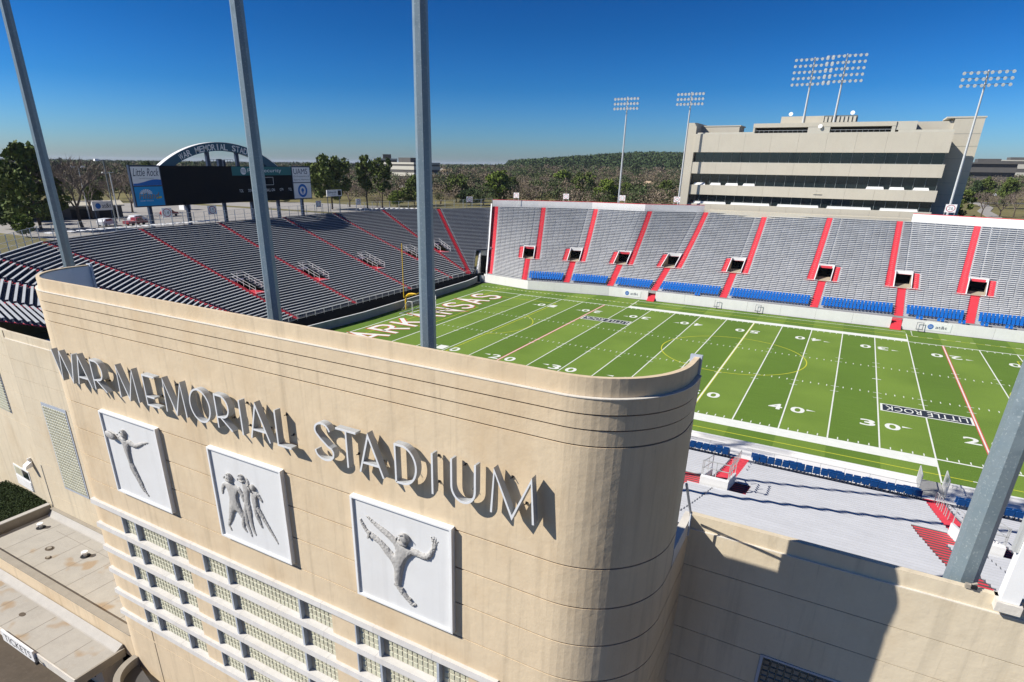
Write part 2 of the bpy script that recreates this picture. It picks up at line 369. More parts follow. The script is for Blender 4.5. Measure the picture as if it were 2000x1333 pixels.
for i in range(40): flat(b, -12+i*.9, -11.55+i*.9, 52.7, 52.9, z1)
for i in range(8): flat(b, 22.6+i*.0, 22.8, 52.9+i*.5, 53.15+i*.5, z1)
for i in range(30): flat(b, 69.5+i*1.9, 70.2+i*1.9, 53.25, 53.4, z2); flat(b, 71+i*1.9, 71.8+i*1.9, -3.95, -3.8, z2)
for i in range(9): flat(b, 69.3, 69.45, 53.6+i*.45, 53.85+i*.45, z1)
stuff(b.build('boundary_dashes', M['line'], field))
b = MB()
flat(b, -6.6, 97.9, -3.95, -3.83, z1); flat(b, -6.6, 97.9, 53.1, 53.22, z1)
for sx in (0, 1):
    X = (lambda v: v if sx == 0 else 91.44-v)
    def fl(x0, x1, y0, y1): a, c = sorted((X(x0), X(x1))); flat(b, a, c, y0, y1, z3)
    fl(-6.66,-6.54,-3.9,53.2); fl(-1.46,-1.34,15.2,33.6); fl(-6.6,-1.4,15.2,15.32); fl(-6.6,-1.4,33.5,33.62)
    fl(9.76,9.88,4.3,44.6); fl(-6.6,9.8,4.3,4.42); fl(-6.6,9.8,44.5,44.62)
    prev = None
    for i in range(25):
        a = -R(53)+R(106)*i/24; p = (X(4.4+9.15*math.cos(a)), 24.4+9.15*math.sin(a))
        if prev and 4.4+9.15*math.cos(a) > 9.7:
            dx, dy = p[0]-prev[0], p[1]-prev[1]; l = math.hypot(dx, dy); nx_, ny_ = -dy/l*.06, dx/l*.06
            b.quad((prev[0]-nx_, prev[1]-ny_, z3), (p[0]-nx_, p[1]-ny_, z3), (p[0]+nx_, p[1]+ny_, z3), (prev[0]+nx_, prev[1]+ny_, z3))
        prev = p
n = 72
for i in range(n):
    a0, a1 = 2*math.pi*i/n, 2*math.pi*(i+1)/n; r0_, r1_ = 9.85, 9.98
    b.quad(*[(45.72+r_*math.cos(a), 26.5+r_*math.sin(a), z3) for r_, a in ((r0_,a0),(r1_,a0),(r1_,a1),(r0_,a1))])
struct(b.build('soccer_lines', M['yellow_line'], field))
# yard numbers: each side of every ten-yard line
for k in range(1, 10):
    n10 = min(k, 10-k); x = k*10*YD
    for far in (0, 1):
        s = -1 if far else 1; y0 = 42.95 if far else 5.85
        for ch, off in ((str(n10), -1.75), ('0', .55)):
            ox = x+s*off
            o = text_at('yard_number', ch, M['line'], (ox, y0, z3), (s,0,0), (0,s,0), w=1.45, h=1.95, parent=field, bold=.022); struct(o)
        if k != 5:
            side = 1 if k > 5 else -1; b = MB(); xa = x+side*2.15; yc = y0+s*1.45
            b.add([(xa, yc-.22, z3), (xa+side*.95, yc, z3), (xa, yc+.22, z3)], [(0,1,2)]); struct(b.build('number_arrow', M['line'], field))
# end zone word and club banners
def outline_text(word, origin, ux, uy, w, h, parent):
    o1 = text_at('end_zone_letter', word, M['line'], (origin[0], origin[1], .02), ux, uy, w, h, parent); struct(o1)
EZ = "ARKANSAS"
# stroke letters so that the strokes can carry a red border
ST = {'A': [[(0,0),(.5,1),(1,0)],[(.2,.36),(.8,.36)]],
      'R': [[(.05,0),(.05,1),(.62,1),(.85,.93),(.95,.75),(.85,.57),(.62,.5),(.05,.5)],[(.5,.5),(1,0)]],
      'K': [[(.05,0),(.05,1)],[(.95,1),(.08,.42)],[(.35,.6),(1,0)]],
      'N': [[(.05,0),(.05,1),(.95,0),(.95,1)]],
      'S': [[(.95,.8),(.8,.95),(.5,1),(.2,.95),(.06,.76),(.2,.58),(.8,.44),(.95,.25),(.8,.06),(.5,0),(.2,.05),(.05,.2)]]}
def stroke_letters(word, y0, pitch, wl, xb, h, wd, mt, z, name, parent):
    for i, ch in enumerate(word):
        b = MB()
        for st in ST[ch]:
            q = MB(); q.ribbon([(y0+i*pitch+px*wl, pz*h) for px, pz in st], wd, 0, 0)
            fs = [f for f in q.f]
            for f in q.f: pass
            # keep only the top sheet, laid flat: (u, 0, v) -> (xb - v, u)
            keep = MB(); vs = [(xb-v[2], v[0], z) for v in q.v]
            for k2 in range(len(st)-1):
                a, c = 4*k2, 4*(k2+1); keep.add([vs[a], vs[a+1], vs[c+1], vs[c]], [(0,1,2,3)])
            b.add(keep.v, keep.f)
            z += .0015
        struct(b.build(name, mt, parent))
stroke_letters(EZ, 4.3, 5.28, 3.55, -2.35, 5.6, 1.15, M['red_letter'], z1, 'end_zone_letter_border', field)
stroke_letters(EZ, 4.3, 5.28, 3.55, -2.35, 5.6, .78, M['line'], z1+.02, 'end_zone_letter', field)
for x0, x1, y0, y1 in ((64.25, 72.95, 11.75, 14.4), (18.6, 27.25, 35.2, 37.8)):
    b = MB(); flat(b, x0, x1, y0, y1, .014); struct(b.build('banner_border', M['line'], field))
    b = MB(); flat(b, x0+.22, x1-.22, y0+.22, y1-.22, .018); struct(b.build('banner', M['banner'], field))
    struct(text_at('banner_text', 'LITTLE ROCK', M['line'], (x1-.5, y1-.55, .023), (-1,0,0), (0,-1,0), w=x1-x0-1.0, h=y1-y0-1.1, parent=field, space=1.05))

# ------------------------------------------------------------------ stands
def prof(t, z0, z1_, c): return z0+(z1_-z0)*((1-c)*t+c*t*t)
class Stand:
    def __init__(s, name, label, FB, FT, z0, z1s, c, rows, feats, tier, bench, cat='grandstand'):
        s.FB, s.FT, s.z0, s.z1s, s.c, s.rows, s.feats = FB, FT, z0, z1s, c, rows, feats
        s.tier, s.bench = tier, bench; s.root = thing(name, label, cat)
    def P(s, i, u, t, dz=0.0):
        B0, B1, T0, T1 = s.FB[i], s.FB[i+1], s.FT[i], s.FT[i+1]
        bx, by = B0[0]+(B1[0]-B0[0])*u, B0[1]+(B1[1]-B0[1])*u; tx, ty = T0[0]+(T1[0]-T0[0])*u, T0[1]+(T1[1]-T0[1])*u
        return (bx+(tx-bx)*t, by+(ty-by)*t, s.Z(i, u, t)+dz)
    def Z(s, i, u, t): return prof(t, s.z0, s.z1s[i]+(s.z1s[i+1]-s.z1s[i])*u, s.c)
    def zrow(s, i, u, k): return s.Z(i, u, k/s.rows)
    def length(s, i, t):
        a, b_ = s.P(i,0,t), s.P(i,1,t); return max(.3, math.hypot(a[0]-b_[0], a[1]-b_[1]))
    def side(s, i, sm, t, dz=0.0):  # metres from boundary i along the row
        if (sm >= 0 and i < len(s.FB)-1) or i == 0:
            return s.P(i, sm/s.length(i, t), t, dz)
        return s.P(i-1, 1+sm/s.length(i-1, t), t, dz)
    def occ(s, i, k):
        f = s.feats[i]; red, hole = [], []
        if f is None: return red, hole
        if f['t'] == 'vom':
            g = f['s']
            if k < f['r0']: red.append((-.65, .65))
            elif k < f['r1']:
                h = f.get('hw', 1.45); hole.append((-h, h)); red.append((h, 2.75) if g > 0 else (-2.75, -h)); red.append((-h-1.05, -h) if g > 0 else (h, h+1.05))
            else: red.append((1.6, 2.7) if g > 0 else (-2.7, -1.6))
        elif f['t'] == 'aisle':
            red.append((f.get('a', -.42), f.get('b', .42)))
        elif f['t'] == 'beside':
            red.append((-.42, .42))
            if f['r0'] <= k < f['r1']: hole.append((.6, 3.0)); red.append((.42, .6))
        elif f['t'] == 'edge' and k < f['r1']: hole.append((-2.7, 0))
        return red, hole
    def build(s, maxbench=300, gap=None, seatskip=None, legs=False, bw=.28, bh=.42, bthk=.05):
        n = len(s.FB)-1; rows = s.rows; cand = []
        aisles, nos = {}, {}
        for i in range(n):
            tb = MB()
            for k in range(rows):
                t0, t1 = k/rows, (k+1)/rows; tm = (t0+t1)/2; Ln = s.length(i, tm)
                iv = []
                r_, h_ = s.occ(i, k); rr, hh = s.occ(i+1, k)
                blk = [('r', i, a, b) for a, b in r_ if b > 0]+[('h', i, a, b) for a, b in h_ if b > 0]
                blk += [('r', i+1, a+Ln, b+Ln) for a, b in rr if a < 0]+[('h', i+1, a+Ln, b+Ln) for a, b in hh if a < 0]
                blk = sorted([(kd, bi, max(0, a), min(Ln, b)) for kd, bi, a, b in blk], key=lambda q: q[2])
                cur = 0; free = []
                for kd, bi, a, b in blk:
                    if a > cur+.02: free.append((cur, a))
                    cur = max(cur, b)
                    if kd == 'r' and b > a:
                        fb = s.feats[bi]; cen = (a+b)/2-(Ln if bi == i+1 else 0); sg = 0
                        if fb['t'] == 'vom' and k >= fb['r0']: sg = 1 if cen*fb['s'] > 0 else 2
                        key = (bi, sg); A = aisles.setdefault(key, MB()); nos.setdefault(key, MB()); ua, ub = a/Ln, b/Ln
                        zk0, zk1 = s.zrow(i, ua, k), s.zrow(i, ua, k+1)
                        for hstep in (0, 1):
                            ta, tb_ = t0+(t1-t0)*.5*hstep, t0+(t1-t0)*.5*(hstep+1); zz = zk0+(zk1-zk0)*.5*hstep+.015; zn = zk0+(zk1-zk0)*.5*(hstep+1)+.015
                            p = [s.P(i,ua,ta), s.P(i,ub,ta), s.P(i,ub,tb_), s.P(i,ua,tb_)]
                            A.quad(*[(q[0],q[1],zz) for q in p]); A.quad((p[3][0],p[3][1],zz),(p[2][0],p[2][1],zz),(p[2][0],p[2][1],zn),(p[3][0],p[3][1],zn))
                        um = (ua+ub)/2; du = .17/Ln
                        if b-a > .8:
                            if s.feats[bi].get('nos', True): pa_, pb_, ta, tb_ = um-du, um+du, .02, .26
                            else: pa_, pb_, ta, tb_ = ua, ub, .0, .16
                            p = [s.P(i,pa_,t0+(t1-t0)*ta), s.P(i,pb_,t0+(t1-t0)*ta), s.P(i,pb_,t0+(t1-t0)*tb_), s.P(i,pa_,t0+(t1-t0)*tb_)]
                            nos[key].quad(*[(q[0],q[1],zk0+.03) for q in p])
                if cur < Ln-.02: free.append((cur, Ln))
                for a, b in free:
                    ua, ub = a/Ln, b/Ln
                    z0a, z0b, z1a, z1b = s.zrow(i,ua,k), s.zrow(i,ub,k), s.zrow(i,ua,k+1), s.zrow(i,ub,k+1)
                    p = [s.P(i,ua,t0), s.P(i,ub,t0), s.P(i,ub,t1), s.P(i,ua,t1)]
                    A0, A1, A2, A3 = (p[0][0],p[0][1],z0a), (p[1][0],p[1][1],z0b), (p[2][0],p[2][1],z0b), (p[3][0],p[3][1],z0a)
                    tb.quad(A0, A1, A2, A3); tb.quad(A3, A2, (p[2][0],p[2][1],z1b), (p[3][0],p[3][1],z1a))
                    # ends of the tread beside aisles
                    if b-a < .6: continue
                    if seatskip and seatskip(i, k): continue
                    q = MB(); nseg = max(1, round((b-a)/gap[0])) if gap else 1; gg = gap[1] if gap else 0
                    dpt = math.hypot(p[3][0]-p[0][0], p[3][1]-p[0][1]); f0 = 1-min(.98, (bw+.04)/dpt); f1 = 1-.03/dpt
                    for j in range(nseg):
                        a2 = a+.04+(b-a-.08)*j/nseg+gg/2; b2 = a+.04+(b-a-.08)*(j+1)/nseg-gg/2
                        va, vb = a2/Ln, b2/Ln; ta, tb2 = t0+(t1-t0)*f0, t0+(t1-t0)*f1
                        za, zb = s.zrow(i,va,k)+bh, s.zrow(i,vb,k)+bh
                        c = [s.P(i,va,ta), s.P(i,vb,ta), s.P(i,vb,tb2), s.P(i,va,tb2)]
                        zz = [za, zb, zb, za]
                        q.hexa([(c[m_][0],c[m_][1],zz[m_]-bthk) for m_ in range(4)], [(c[m_][0],c[m_][1],zz[m_]) for m_ in range(4)])
                        if legs:
                            for v in (va+.3/Ln, vb-.3/Ln):
                                for tt in (ta+.1*(tb2-ta),):
                                    L0 = s.P(i, v, tt); x_, y_ = L0[0], L0[1]; q.box(x_-.03, x_+.03, y_-.03, y_+.03, s.zrow(i,v,k), s.zrow(i,v,k)+bh-bthk)
                    cc = s.P(i, (ua+ub)/2, tm); dist = (Vector(cc)-CAM).length
                    cand.append((dist, q))
            tb.build('seating_tier', s.tier, s.root)
        cand.sort(key=lambda q: q[0])
        for d_, q in cand[:maxbench]: q.build('bench', s.bench, s.root)
        if len(cand) > maxbench:
            b = MB()
            for d_, q in cand[maxbench:]: b.add(q.v, q.f)
            stuff(b.build('benches', s.bench, s.root))
        for key in sorted(aisles):
            if not aisles[key].v: continue
            a = aisles[key].build('aisle_stairs', M['redpaint'], s.root)
            if nos[key].v: stuff(nos[key].build('step_nosing', M['line'] if s.feats[key[0]].get('nos', True) else M['darkwall'], a))
        return s.root
    def vomitory(s, i, tunnel=True, far=True):
        f = s.feats[i]; r0, r1 = f['r0'], f['r1']; rows = s.rows; t0, t1 = r0/rows, r1/rows
        zf = s.side(i, 0, t0)[2]-.0; zt = s.side(i, 0, t1)[2]
        vo = MB(); hw = f.get('hw', 1.45)
        lo, hi = (-hw, hw) if f['t'] == 'vom' else (.6, 3.0)
        def pt(sm, t, z): q = s.side(i, sm, t); return (q[0], q[1], z)
        # side parapets following the rake
        ph = .75 if not far else .3
        for a, b in (((lo, lo+.16), (hi-.16, hi)) if f['t'] == 'vom' else ()):
            zb0, zb1 = s.side(i, a, t0)[2], s.side(i, a, t1)[2]
            vo.hexa([pt(a,t0,zf-.3),pt(b,t0,zf-.3),pt(b,t1,zf-.3),pt(a,t1,zf-.3)], [pt(a,t0,zb0+ph),pt(b,t0,zb0+ph),pt(b,t1,zb1+ph),pt(a,t1,zb1+ph)])
        te = t1+.35/ (rows*.75)
        lint = 2.0 if zt-zf > 2.2 else max(1.3, zt-zf-.3)
        if f['t'] == 'beside': ph = .02
        vo.hexa([pt(lo,t1,zf+lint),pt(hi,t1,zf+lint),pt(hi,te,zf+lint),pt(lo,te,zf+lint)], [pt(lo,t1,zt+ph),pt(hi,t1,zt+ph),pt(hi,te,zt+ph),pt(lo,te,zt+ph)])
        root = vo.build('vomitory', M['white'], s.root)
        b = MB(); b.quad(pt(lo,t0-.0,zf), pt(hi,t0,zf), pt(hi,t1,zf), pt(lo,t1,zf)); b.build('landing', M['tunnel_tan'] if far and f['t'] == 'vom' else M['redpaint'], root)
        tb_ = t1+4/(rows*.75)
        b = MB()
        b.quad(pt(lo+.16,t1,zf),pt(hi-.16,t1,zf),pt(hi-.16,tb_,zf),pt(lo+.16,tb_,zf)); b.quad(pt(lo+.16,t1,zf),pt(lo+.16,tb_,zf),pt(lo+.16,tb_,zf+lint+.05),pt(lo+.16,t1,zf+lint+.05))
        b.quad(pt(hi-.16,t1,zf),pt(hi-.16,tb_,zf),pt(hi-.16,tb_,zf+lint+.05),pt(hi-.16,t1,zf+lint+.05)); b.quad(pt(lo,tb_,zf),pt(hi,tb_,zf),pt(hi,tb_,zf+lint+.05),pt(lo,tb_,zf+lint+.05)); b.quad(pt(lo,t1,zf+lint+.05),pt(hi,t1,zf+lint+.05),pt(hi,tb_,zf+lint+.05),pt(lo,tb_,zf+lint+.05))
        b.build('tunnel', M['dark'], root)
        # tan inner face of the side wall
        tn = .02
        b = MB(); 
        for a in ((lo+.165, hi-.165) if f['t'] == 'vom' else ()): b.quad(pt(a,t0,zf), pt(a,t1,zf), pt(a,t1,min(zt,zf+2.6)), pt(a,t0,zf+.4))
        if b.v: b.build('side_wall_face', M['tunnel_tan'], root)
        if f['t'] == 'vom' and far:
            b = MB(); tm_ = t1-.02/(rows*.75)
            b.hexa([pt(lo+.4,tm_,zt-.35),pt(hi-.4,tm_,zt-.35),pt(hi-.4,t1,zt-.35),pt(lo+.4,t1,zt-.35)],[pt(lo+.4,tm_,zt+.1),pt(hi-.4,tm_,zt+.1),pt(hi-.4,t1,zt+.1),pt(lo+.4,t1,zt+.1)]); b.build('name_strip', M['redpaint'], root)
            b = MB()   # red landing strip in front
            ta = t0-.35/(rows*.75); ex = 3.0
            b.quad(pt(-ex,ta,zf+.03),pt(ex,ta,zf+.03),pt(ex,t0+.001,zf+.03),pt(-ex,t0+.001,zf+.03)); b.build('landing_edge', M['redpaint'], root)
        b = MB()
        def rail(pl):
            for h in (.5, 1.0): b.tube([(p[0],p[1],p[2]+h) for p in pl], .03, 4)
            for p in pl: b.tube([(p[0],p[1],p[2]), (p[0],p[1],p[2]+1.0)], .03, 4)
        if f['t'] == 'beside':
            for sm in (lo, hi): rail([s.side(i, sm, t0+(t1-t0)*q, .1) for q in (0,.25,.5,.75,1)])
            rail([s.side(i, lo+(hi-lo)*q, t1, .1) for q in (0,.5,1)])
            b.build('guard_rail', M['white'], root)
        elif not far:
            for sm in (lo+.08, hi-.08): rail([s.side(i, sm, t0+(t1-t0)*q, .75) for q in (0,.5,1)])
            rail([s.side(i, lo+(hi-lo)*q, t1, .75) for q in (0,.5,1)])
            b.build('guard_rail', M['rail'], root)
        return root

V = lambda r0, r1, s_: dict(t='vom', r0=r0, r1=r1, s=s_)
FB = [(-13.7,58.4),(-2.8,55.3),(6.3,57.5),(15.6,58.9),(24.9,58.8),(38.3,59.1),(54.1,59.1),(67.2,59.5),(77.2,59.5),(91,59.5),(104,57)]
FT = [(-25,80.3),(-14.6,84.3),(-1.9,88.5),(11.7,89),(23.7,95),(36.7,97.5),(54.6,96),(67.9,95.5),(80.7,91),(96,86),(112,80)]
SF = Stand('far_grandstand', 'large grey far grandstand with bright red aisles below the press box', FB, FT, 1.9, [15.0]*11, .25, 48,
           [dict(t='aisle', a=.0, b=1.5)]+[V(14,22,1) for _ in range(5)]+[V(14,22,-1) for _ in range(4)]+[None], M['tier_far'], M['bench_far'])
SF.build(maxbench=300, gap=(1.35, .10), seatskip=lambda i, k: 1 <= i and k < 4, bw=.30)
for i in range(1, 10): SF.vomitory(i)
LB = [(-5,-13),(-9,-11.5),(-12,-9.5),(-14,-7),(-15.5,-4),(-16.5,2.3),(-16.5,16.3),(-16.5,32.7),(-16.5,47.8),(-16.5,54.4),(-16.4,54.9),(-14.2,58.0)]
LT = [(-6,-42.5),(-16,-40),(-26,-35),(-33,-29.5),(-43,-19),(-50,0),(-50,16),(-50,32.5),(-50,48),(-47,62.6),(-37,73),(-25.3,80.8)]
A_ = dict(t='aisle', nos=False); Bs = dict(t='beside', r0=12, r1=19, nos=False)
SL = Stand('end_grandstand', 'dark grandstand with pale bench planks curving round behind the end zone', LB, LT, 2.0,
           [12.2,12.8,13.4,13.8,14,14,14,14,14,14,14.2,14.7], .06, 46, [A_,A_,A_,A_,A_,Bs,Bs,Bs,Bs,dict(t='beside',r0=15,r1=21,nos=False),A_,dict(t='edge',r1=15)], M['tier_left'], M['bench_left'])
SL.build(maxbench=300, legs=True, bw=.26)
for i in (5,6,7,8,9): SL.vomitory(i)
NX = [-5,6.5,15.5,25,38.5,53.05,66.9,77.5,91]
NB = [(x,-13.7) for x in NX]; NT = [(x,-42.6) for x in NX]
SN = Stand('near_grandstand', 'pale near grandstand of long bench rows behind the tan facade wall', NB, NT, 1.8, [11.1]*9, .24, 38,
           [None]+[dict(t='vom', r0=15, r1=20, s=-1, hw=.85, nos=False) for _ in range(7)]+[None], M['tier_near'], M['bench_near'])
SN.build(maxbench=300, seatskip=lambda i, k: k < 2, bw=.22, bh=.30)
for i in (4,5,6): SN.vomitory(i, far=False)
# closing walls under the stands
def strip_wall(name, pts, z0, z1_, th, m, parent=None, cap=None):
    b = MB(); c = MB()
    for (xa,ya),(xb,yb) in zip(pts, pts[1:]):
        d = Vector((xb-xa, yb-ya)).normalized(); nn = Vector((-d.y, d.x))*th
        b.hexa([(xa,ya,z0),(xb,yb,z0),(xb+nn.x,yb+nn.y,z0),(xa+nn.x,ya+nn.y,z0)],[(xa,ya,z1_),(xb,yb,z1_),(xb+nn.x,yb+nn.y,z1_),(xa+nn.x,ya+nn.y,z1_)])
        if cap: c.hexa([(xa-nn.x*.1,ya-nn.y*.1,z1_+.003),(xb-nn.x*.1,yb-nn.y*.1,z1_+.003),(xb+nn.x*1.1,yb+nn.y*1.1,z1_+.003),(xa+nn.x*1.1,ya+nn.y*1.1,z1_+.003)],[(xa-nn.x*.1,ya-nn.y*.1,z1_+.08),(xb-nn.x*.1,yb-nn.y*.1,z1_+.08),(xb+nn.x*1.1,yb+nn.y*1.1,z1_+.08),(xa+nn.x*1.1,ya+nn.y*1.1,z1_+.08)])
    o = b.build(name, m, parent)
    if cap: c.build('coping', cap, o)
    return o
strip_wall('front_wall', [(p[0]+.02, p[1]) for p in LB], -.2, 1.98, -.02, M['dark'], SL.root)  # near-black colour holds the shade on the stand's front face
b = MB()
for p, q in zip(LB[3:], LB[4:]): b.quad((p[0],p[1],.01),(q[0],q[1],.01),(q[0]+2.6,q[1],.01),(p[0]+2.6,p[1],.01))
b.build('walkway', M['dark'], SL.root)  # floor coloured near black for the shadow behind the field wall
# front railing of the end stand: posts and bars
b = MB(); lx = LB[4:10]
tot = []
for (xa,ya),(xb,yb) in zip(lx, lx[1:]):
    n_ = max(1, round(math.hypot(xb-xa, yb-ya)/1.9))
    for j in range(n_): tot.append((xa+(xb-xa)*j/n_-.0, ya+(yb-ya)*j/n_))
tot.append((-16.3, 57))
for h in (1.95, 2.75): b.tube([(x+.1,y,h) for x,y in tot], .035, 4)
for x, y in tot: b.tube([(x+.1,y,1.7),(x+.1,y,2.75)], .04, 4)
b.build('front_rail', M['rail'], SL.root)
b = MB()
for (xa,ya),(xb,yb) in zip(tot, tot[1:]):
    for j in range(5): x = xa+(xb-xa)*(j+.5)/5; y = ya+(yb-ya)*(j+.5)/5; b.tube([(x+.1,y,1.95),(x+.1,y,2.75)], .012, 3, cap=False)
stuff(b.build('rail_bars', M['rail'], SL.root))
# perimeter field walls
wl = strip_wall('field_wall', [(-12.2,-7.5),(-13.1,-3),(-13.5,1),(-12.7,14),(-13.4,34),(-14.0,50),(-14.6,54),(-15.2,56.4)], 0, 1.25, .2, M['concrete'], None, M['white'])
tag(wl, 'low grey concrete wall with white cap behind the end zone', 'wall')
wf = thing('field_wall', 'long white field wall in front of the far grandstand and its blue seats', 'wall')
for seg in ([(-14,57.3),(-1.5,54.8),(15.8,57.9),(24.1,57.9)], [(25.6,57.9),(66.3,57.9)], [(67.9,57.9),(112,57.9)]):
    pl = []
    for (xa,ya),(xb,yb) in zip(seg, seg[1:]):
        n_ = max(1, round(math.hypot(xb-xa, yb-ya)/6.2))
        for j in range(n_): pl.append((xa+(xb-xa)*j/n_, ya+(yb-ya)*j/n_))
    pl.append(seg[-1])
    for p, q in zip(pl, pl[1:]):
        d = (Vector(q)-Vector(p)).normalized()*.012
        strip_wall('wall_panel', [(p[0]+d.x,p[1]+d.y),(q[0]-d.x,q[1]-d.y)], 0, 1.85, .22, M['whitewall'], wf)
b = MB()
OFF = [.5,.15,.9,.85]+[.75]*8
for q_, ((xa,ya),(xb,yb)) in enumerate(zip(FB, FB[1:])):
    ga, gb = (xa, max(ya-OFF[q_], 58.13 if xa > 16 else 0)), (xb, max(yb-OFF[q_+1], 58.13 if xb > 16 else 0))
    b.quad((ga[0],ga[1],1.45),(gb[0],gb[1],1.45),(xb,yb,1.45),(xa,ya,1.45)); b.quad((xa,ya,1.45),(xb,yb,1.45),(xb,yb,1.9),(xa,ya,1.9))
b.build('front_walkway', M['concrete'], SF.root)
for gx0, gx1 in ((24.1,25.6),(66.3,67.9)):
    b = MB()
    for j in range(8): b.box(gx0+.03, gx1-.03, 57.2+j*.26, 59.2, .2*j, .2*(j+1)+.01)
    b.build('gate_steps', M['redpaint'], SF.root)
    b = MB(); b.box(gx0-.02, gx1+.02, 56.9, 57.21, 0.012, .06); b.build('gate_mat', M['redpaint'], SF.root)
for X0 in (19.0, 71.2):   # sponsor boards on the wall
    sb = thing('wall_sign', 'white phone company sign with blue globe on the wall, %s' % ('left of the red gate steps' if X0 < 30 else 'right of the red gate steps'), 'sign')
    b = MB(); b.box(X0, X0+3.6, 57.86, 57.897, .35, 1.6); b.build('board', M['white'], sb)
    b = MB(); n_ = 20; b.prism([(X0+.75+.42*math.cos(2*math.pi*j/n_), .98+.42*math.sin(2*math.pi*j/n_)) for j in range(n_)], 0, .01)
    b.v = [(x, 57.855-z, y) for x, y, z in b.v]; b.build('globe', M['sign_blue'], sb)
    b = MB()
    for hh_ in (.15, 0, -.15): b.box(X0+.45, X0+1.05, 57.83, 57.842, .96+hh_, .99+hh_)
    b.build('globe_stripes', M['white'], sb)
    text_at('lettering', 'at&t', M['navy'], (X0+1.45, 57.845, .72), (1,0,0), (0,0,1), h=.5, w=1.6, parent=sb)
for k, X0 in enumerate((37.2, 44.6, 70.0)):
    t = thing('wall_bench_frame', 'small folding metal frame on the far white wall, '+['left of midfield','above the midfield line','left of the right wall sign'][k], 'frame', None, (X0,57.6,0))
    b = MB(); b.tube([(0,0,.35),(0,-.0,1.5),(.9,0,1.5),(.9,0,.35)], .045, 5); b.build('frame', M['navy'] if k else M['rail'], t)
    b = MB(); b.box(-.05,.95,-.75,-.05,.42,.47); b.build('seat', M['mullion'], t)
# near wall and walkway
wn_ = thing('field_wall', 'white field wall with broad white walkway in front of the near blue seats', 'wall')
for xa, xb in ((-9,66.2),(68.0,112)):
    b = MB(); b.box(xa, xb, -9.3, -9.08, 0, 1.5); b.build('wall', M['whitewall'], wn_)
    b = MB(); b.box(xa, xb, -9.33, -9.05, 1.503, 1.56)
    b.build('coping', M['white'], wn_)
b = MB(); b.box(-9, 66.2, -13.69, -9.31, 1.1, 1.3); b.box(68.0, 112, -13.69, -9.31, 1.1, 1.3); b.box(66.2, 68, -13.69, -11.9, 1.1, 1.3); b.build('walkway', M['whitewall'], wn_)
b = MB(); b.box(-9, 112, -13.72, -13.70, 1.0, 1.8); b.build('riser', M['white'], wn_)
b = MB()
for j in range(6): b.box(66.25, 67.95, -11.9+j*.3, -8.8, 0, 1.3-.2*j)
b.build('gate_steps', M['concrete'], wn_)
rl = thing('walkway_rail', 'thin metal hand rail along the white walkway below the near blue seats', 'railing')
b = MB(); x = 46.5
while x < 66: b.tube([(x,-12.1,1.3),(x,-12.1,2.2)], .025, 4); x += 1.8
b.tube([(46,-12.1,2.2),(51.4,-12.1,2.2)], .025, 4); b.tube([(53.2,-12.1,2.2),(66.1,-12.1,2.2)], .025, 4); b.tube([(69,-12.1,2.2),(90,-12.1,2.2)], .025, 4); b.build('rail', M['rail'], rl)
for xg in (66.2, 68.0):
    gp = thing('gate', 'open white gate leaf %s in the near field wall' % ('on the left' if xg < 67 else 'on the right'), 'gate')
    b = MB(); b.tube([(xg,-9.4,1.0),(xg,-9.4,2.7)], .05, 6); b.tube([(xg,-11.4,1.0),(xg,-11.4,2.7)], .05, 6); b.tube([(xg,-9.4,2.7),(xg,-11.4,2.7)], .04, 6); b.tube([(xg,-9.4,1.2),(xg,-11.4,1.2)], .04, 6); b.build('frame', M['rail'], gp)
    b = MB()
    for j in range(9): b.tube([(xg,-9.6-j*.2,1.2),(xg,-9.6-j*.2,2.7)], .018, 4)
    b.build('bars', M['rail'], gp)
# aisle hand rails on the near stand
for xa in (53.05, 66.9):
    hr = thing('aisle_hand_rail', 'looped aluminium hand rails on the red steps %s' % ('between the two near seat blocks at left' if xa < 60 else 'beside the big near light pole'), 'railing')
    for j in range(4):
        b = MB(); t0 = (1+2*j)/38; t1 = (2.2+2*j)/38; z0_ = prof(t0,1.8,11.1,.24); z1_ = prof(t1,1.8,11.1,.24); ya, yb = -13.7-28.9*t0, -13.7-28.9*t1
        b.tube([(xa,ya,z0_),(xa,ya,z0_+.9),(xa,yb,z1_+.9),(xa,yb,z1_)], .03, 5); b.build('rail_loop', M['rail'], hr)

# ------------------------------------------------------------------ blue seats
def seat_parts():
    b = MB(); b.hexa([(-.24,-.05,.40),(.24,-.05,.40),(.265,.04,.40),(-.265,.04,.40)], [(-.25,-.16,.86),(.25,-.16,.86),(.25,-.08,.88),(-.25,-.08,.88)])
    b.hexa([(-.25,-.17,.855),(.25,-.17,.855),(.25,-.07,.885),(-.25,-.07,.885)], [(-.22,-.19,.92),(.22,-.19,.92),(.22,-.13,.93),(-.22,-.13,.93)])
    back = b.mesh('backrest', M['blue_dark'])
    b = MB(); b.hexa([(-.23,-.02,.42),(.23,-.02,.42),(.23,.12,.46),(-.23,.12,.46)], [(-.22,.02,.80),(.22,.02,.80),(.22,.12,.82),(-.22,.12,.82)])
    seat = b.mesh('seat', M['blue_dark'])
    b = MB(); b.box(-.04,.04,-.05,.03,0,.44); b.box(.235,.27,-.08,.26,.5,.58); b.box(.235,.27,-.06,.0,0,.5)
    st = b.mesh('stanchion', M['navy'])
    return back, seat, st
bk, se, stn = seat_parts()
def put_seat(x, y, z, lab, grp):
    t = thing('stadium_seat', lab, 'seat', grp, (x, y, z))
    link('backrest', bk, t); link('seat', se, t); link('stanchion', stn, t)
cnt = 0
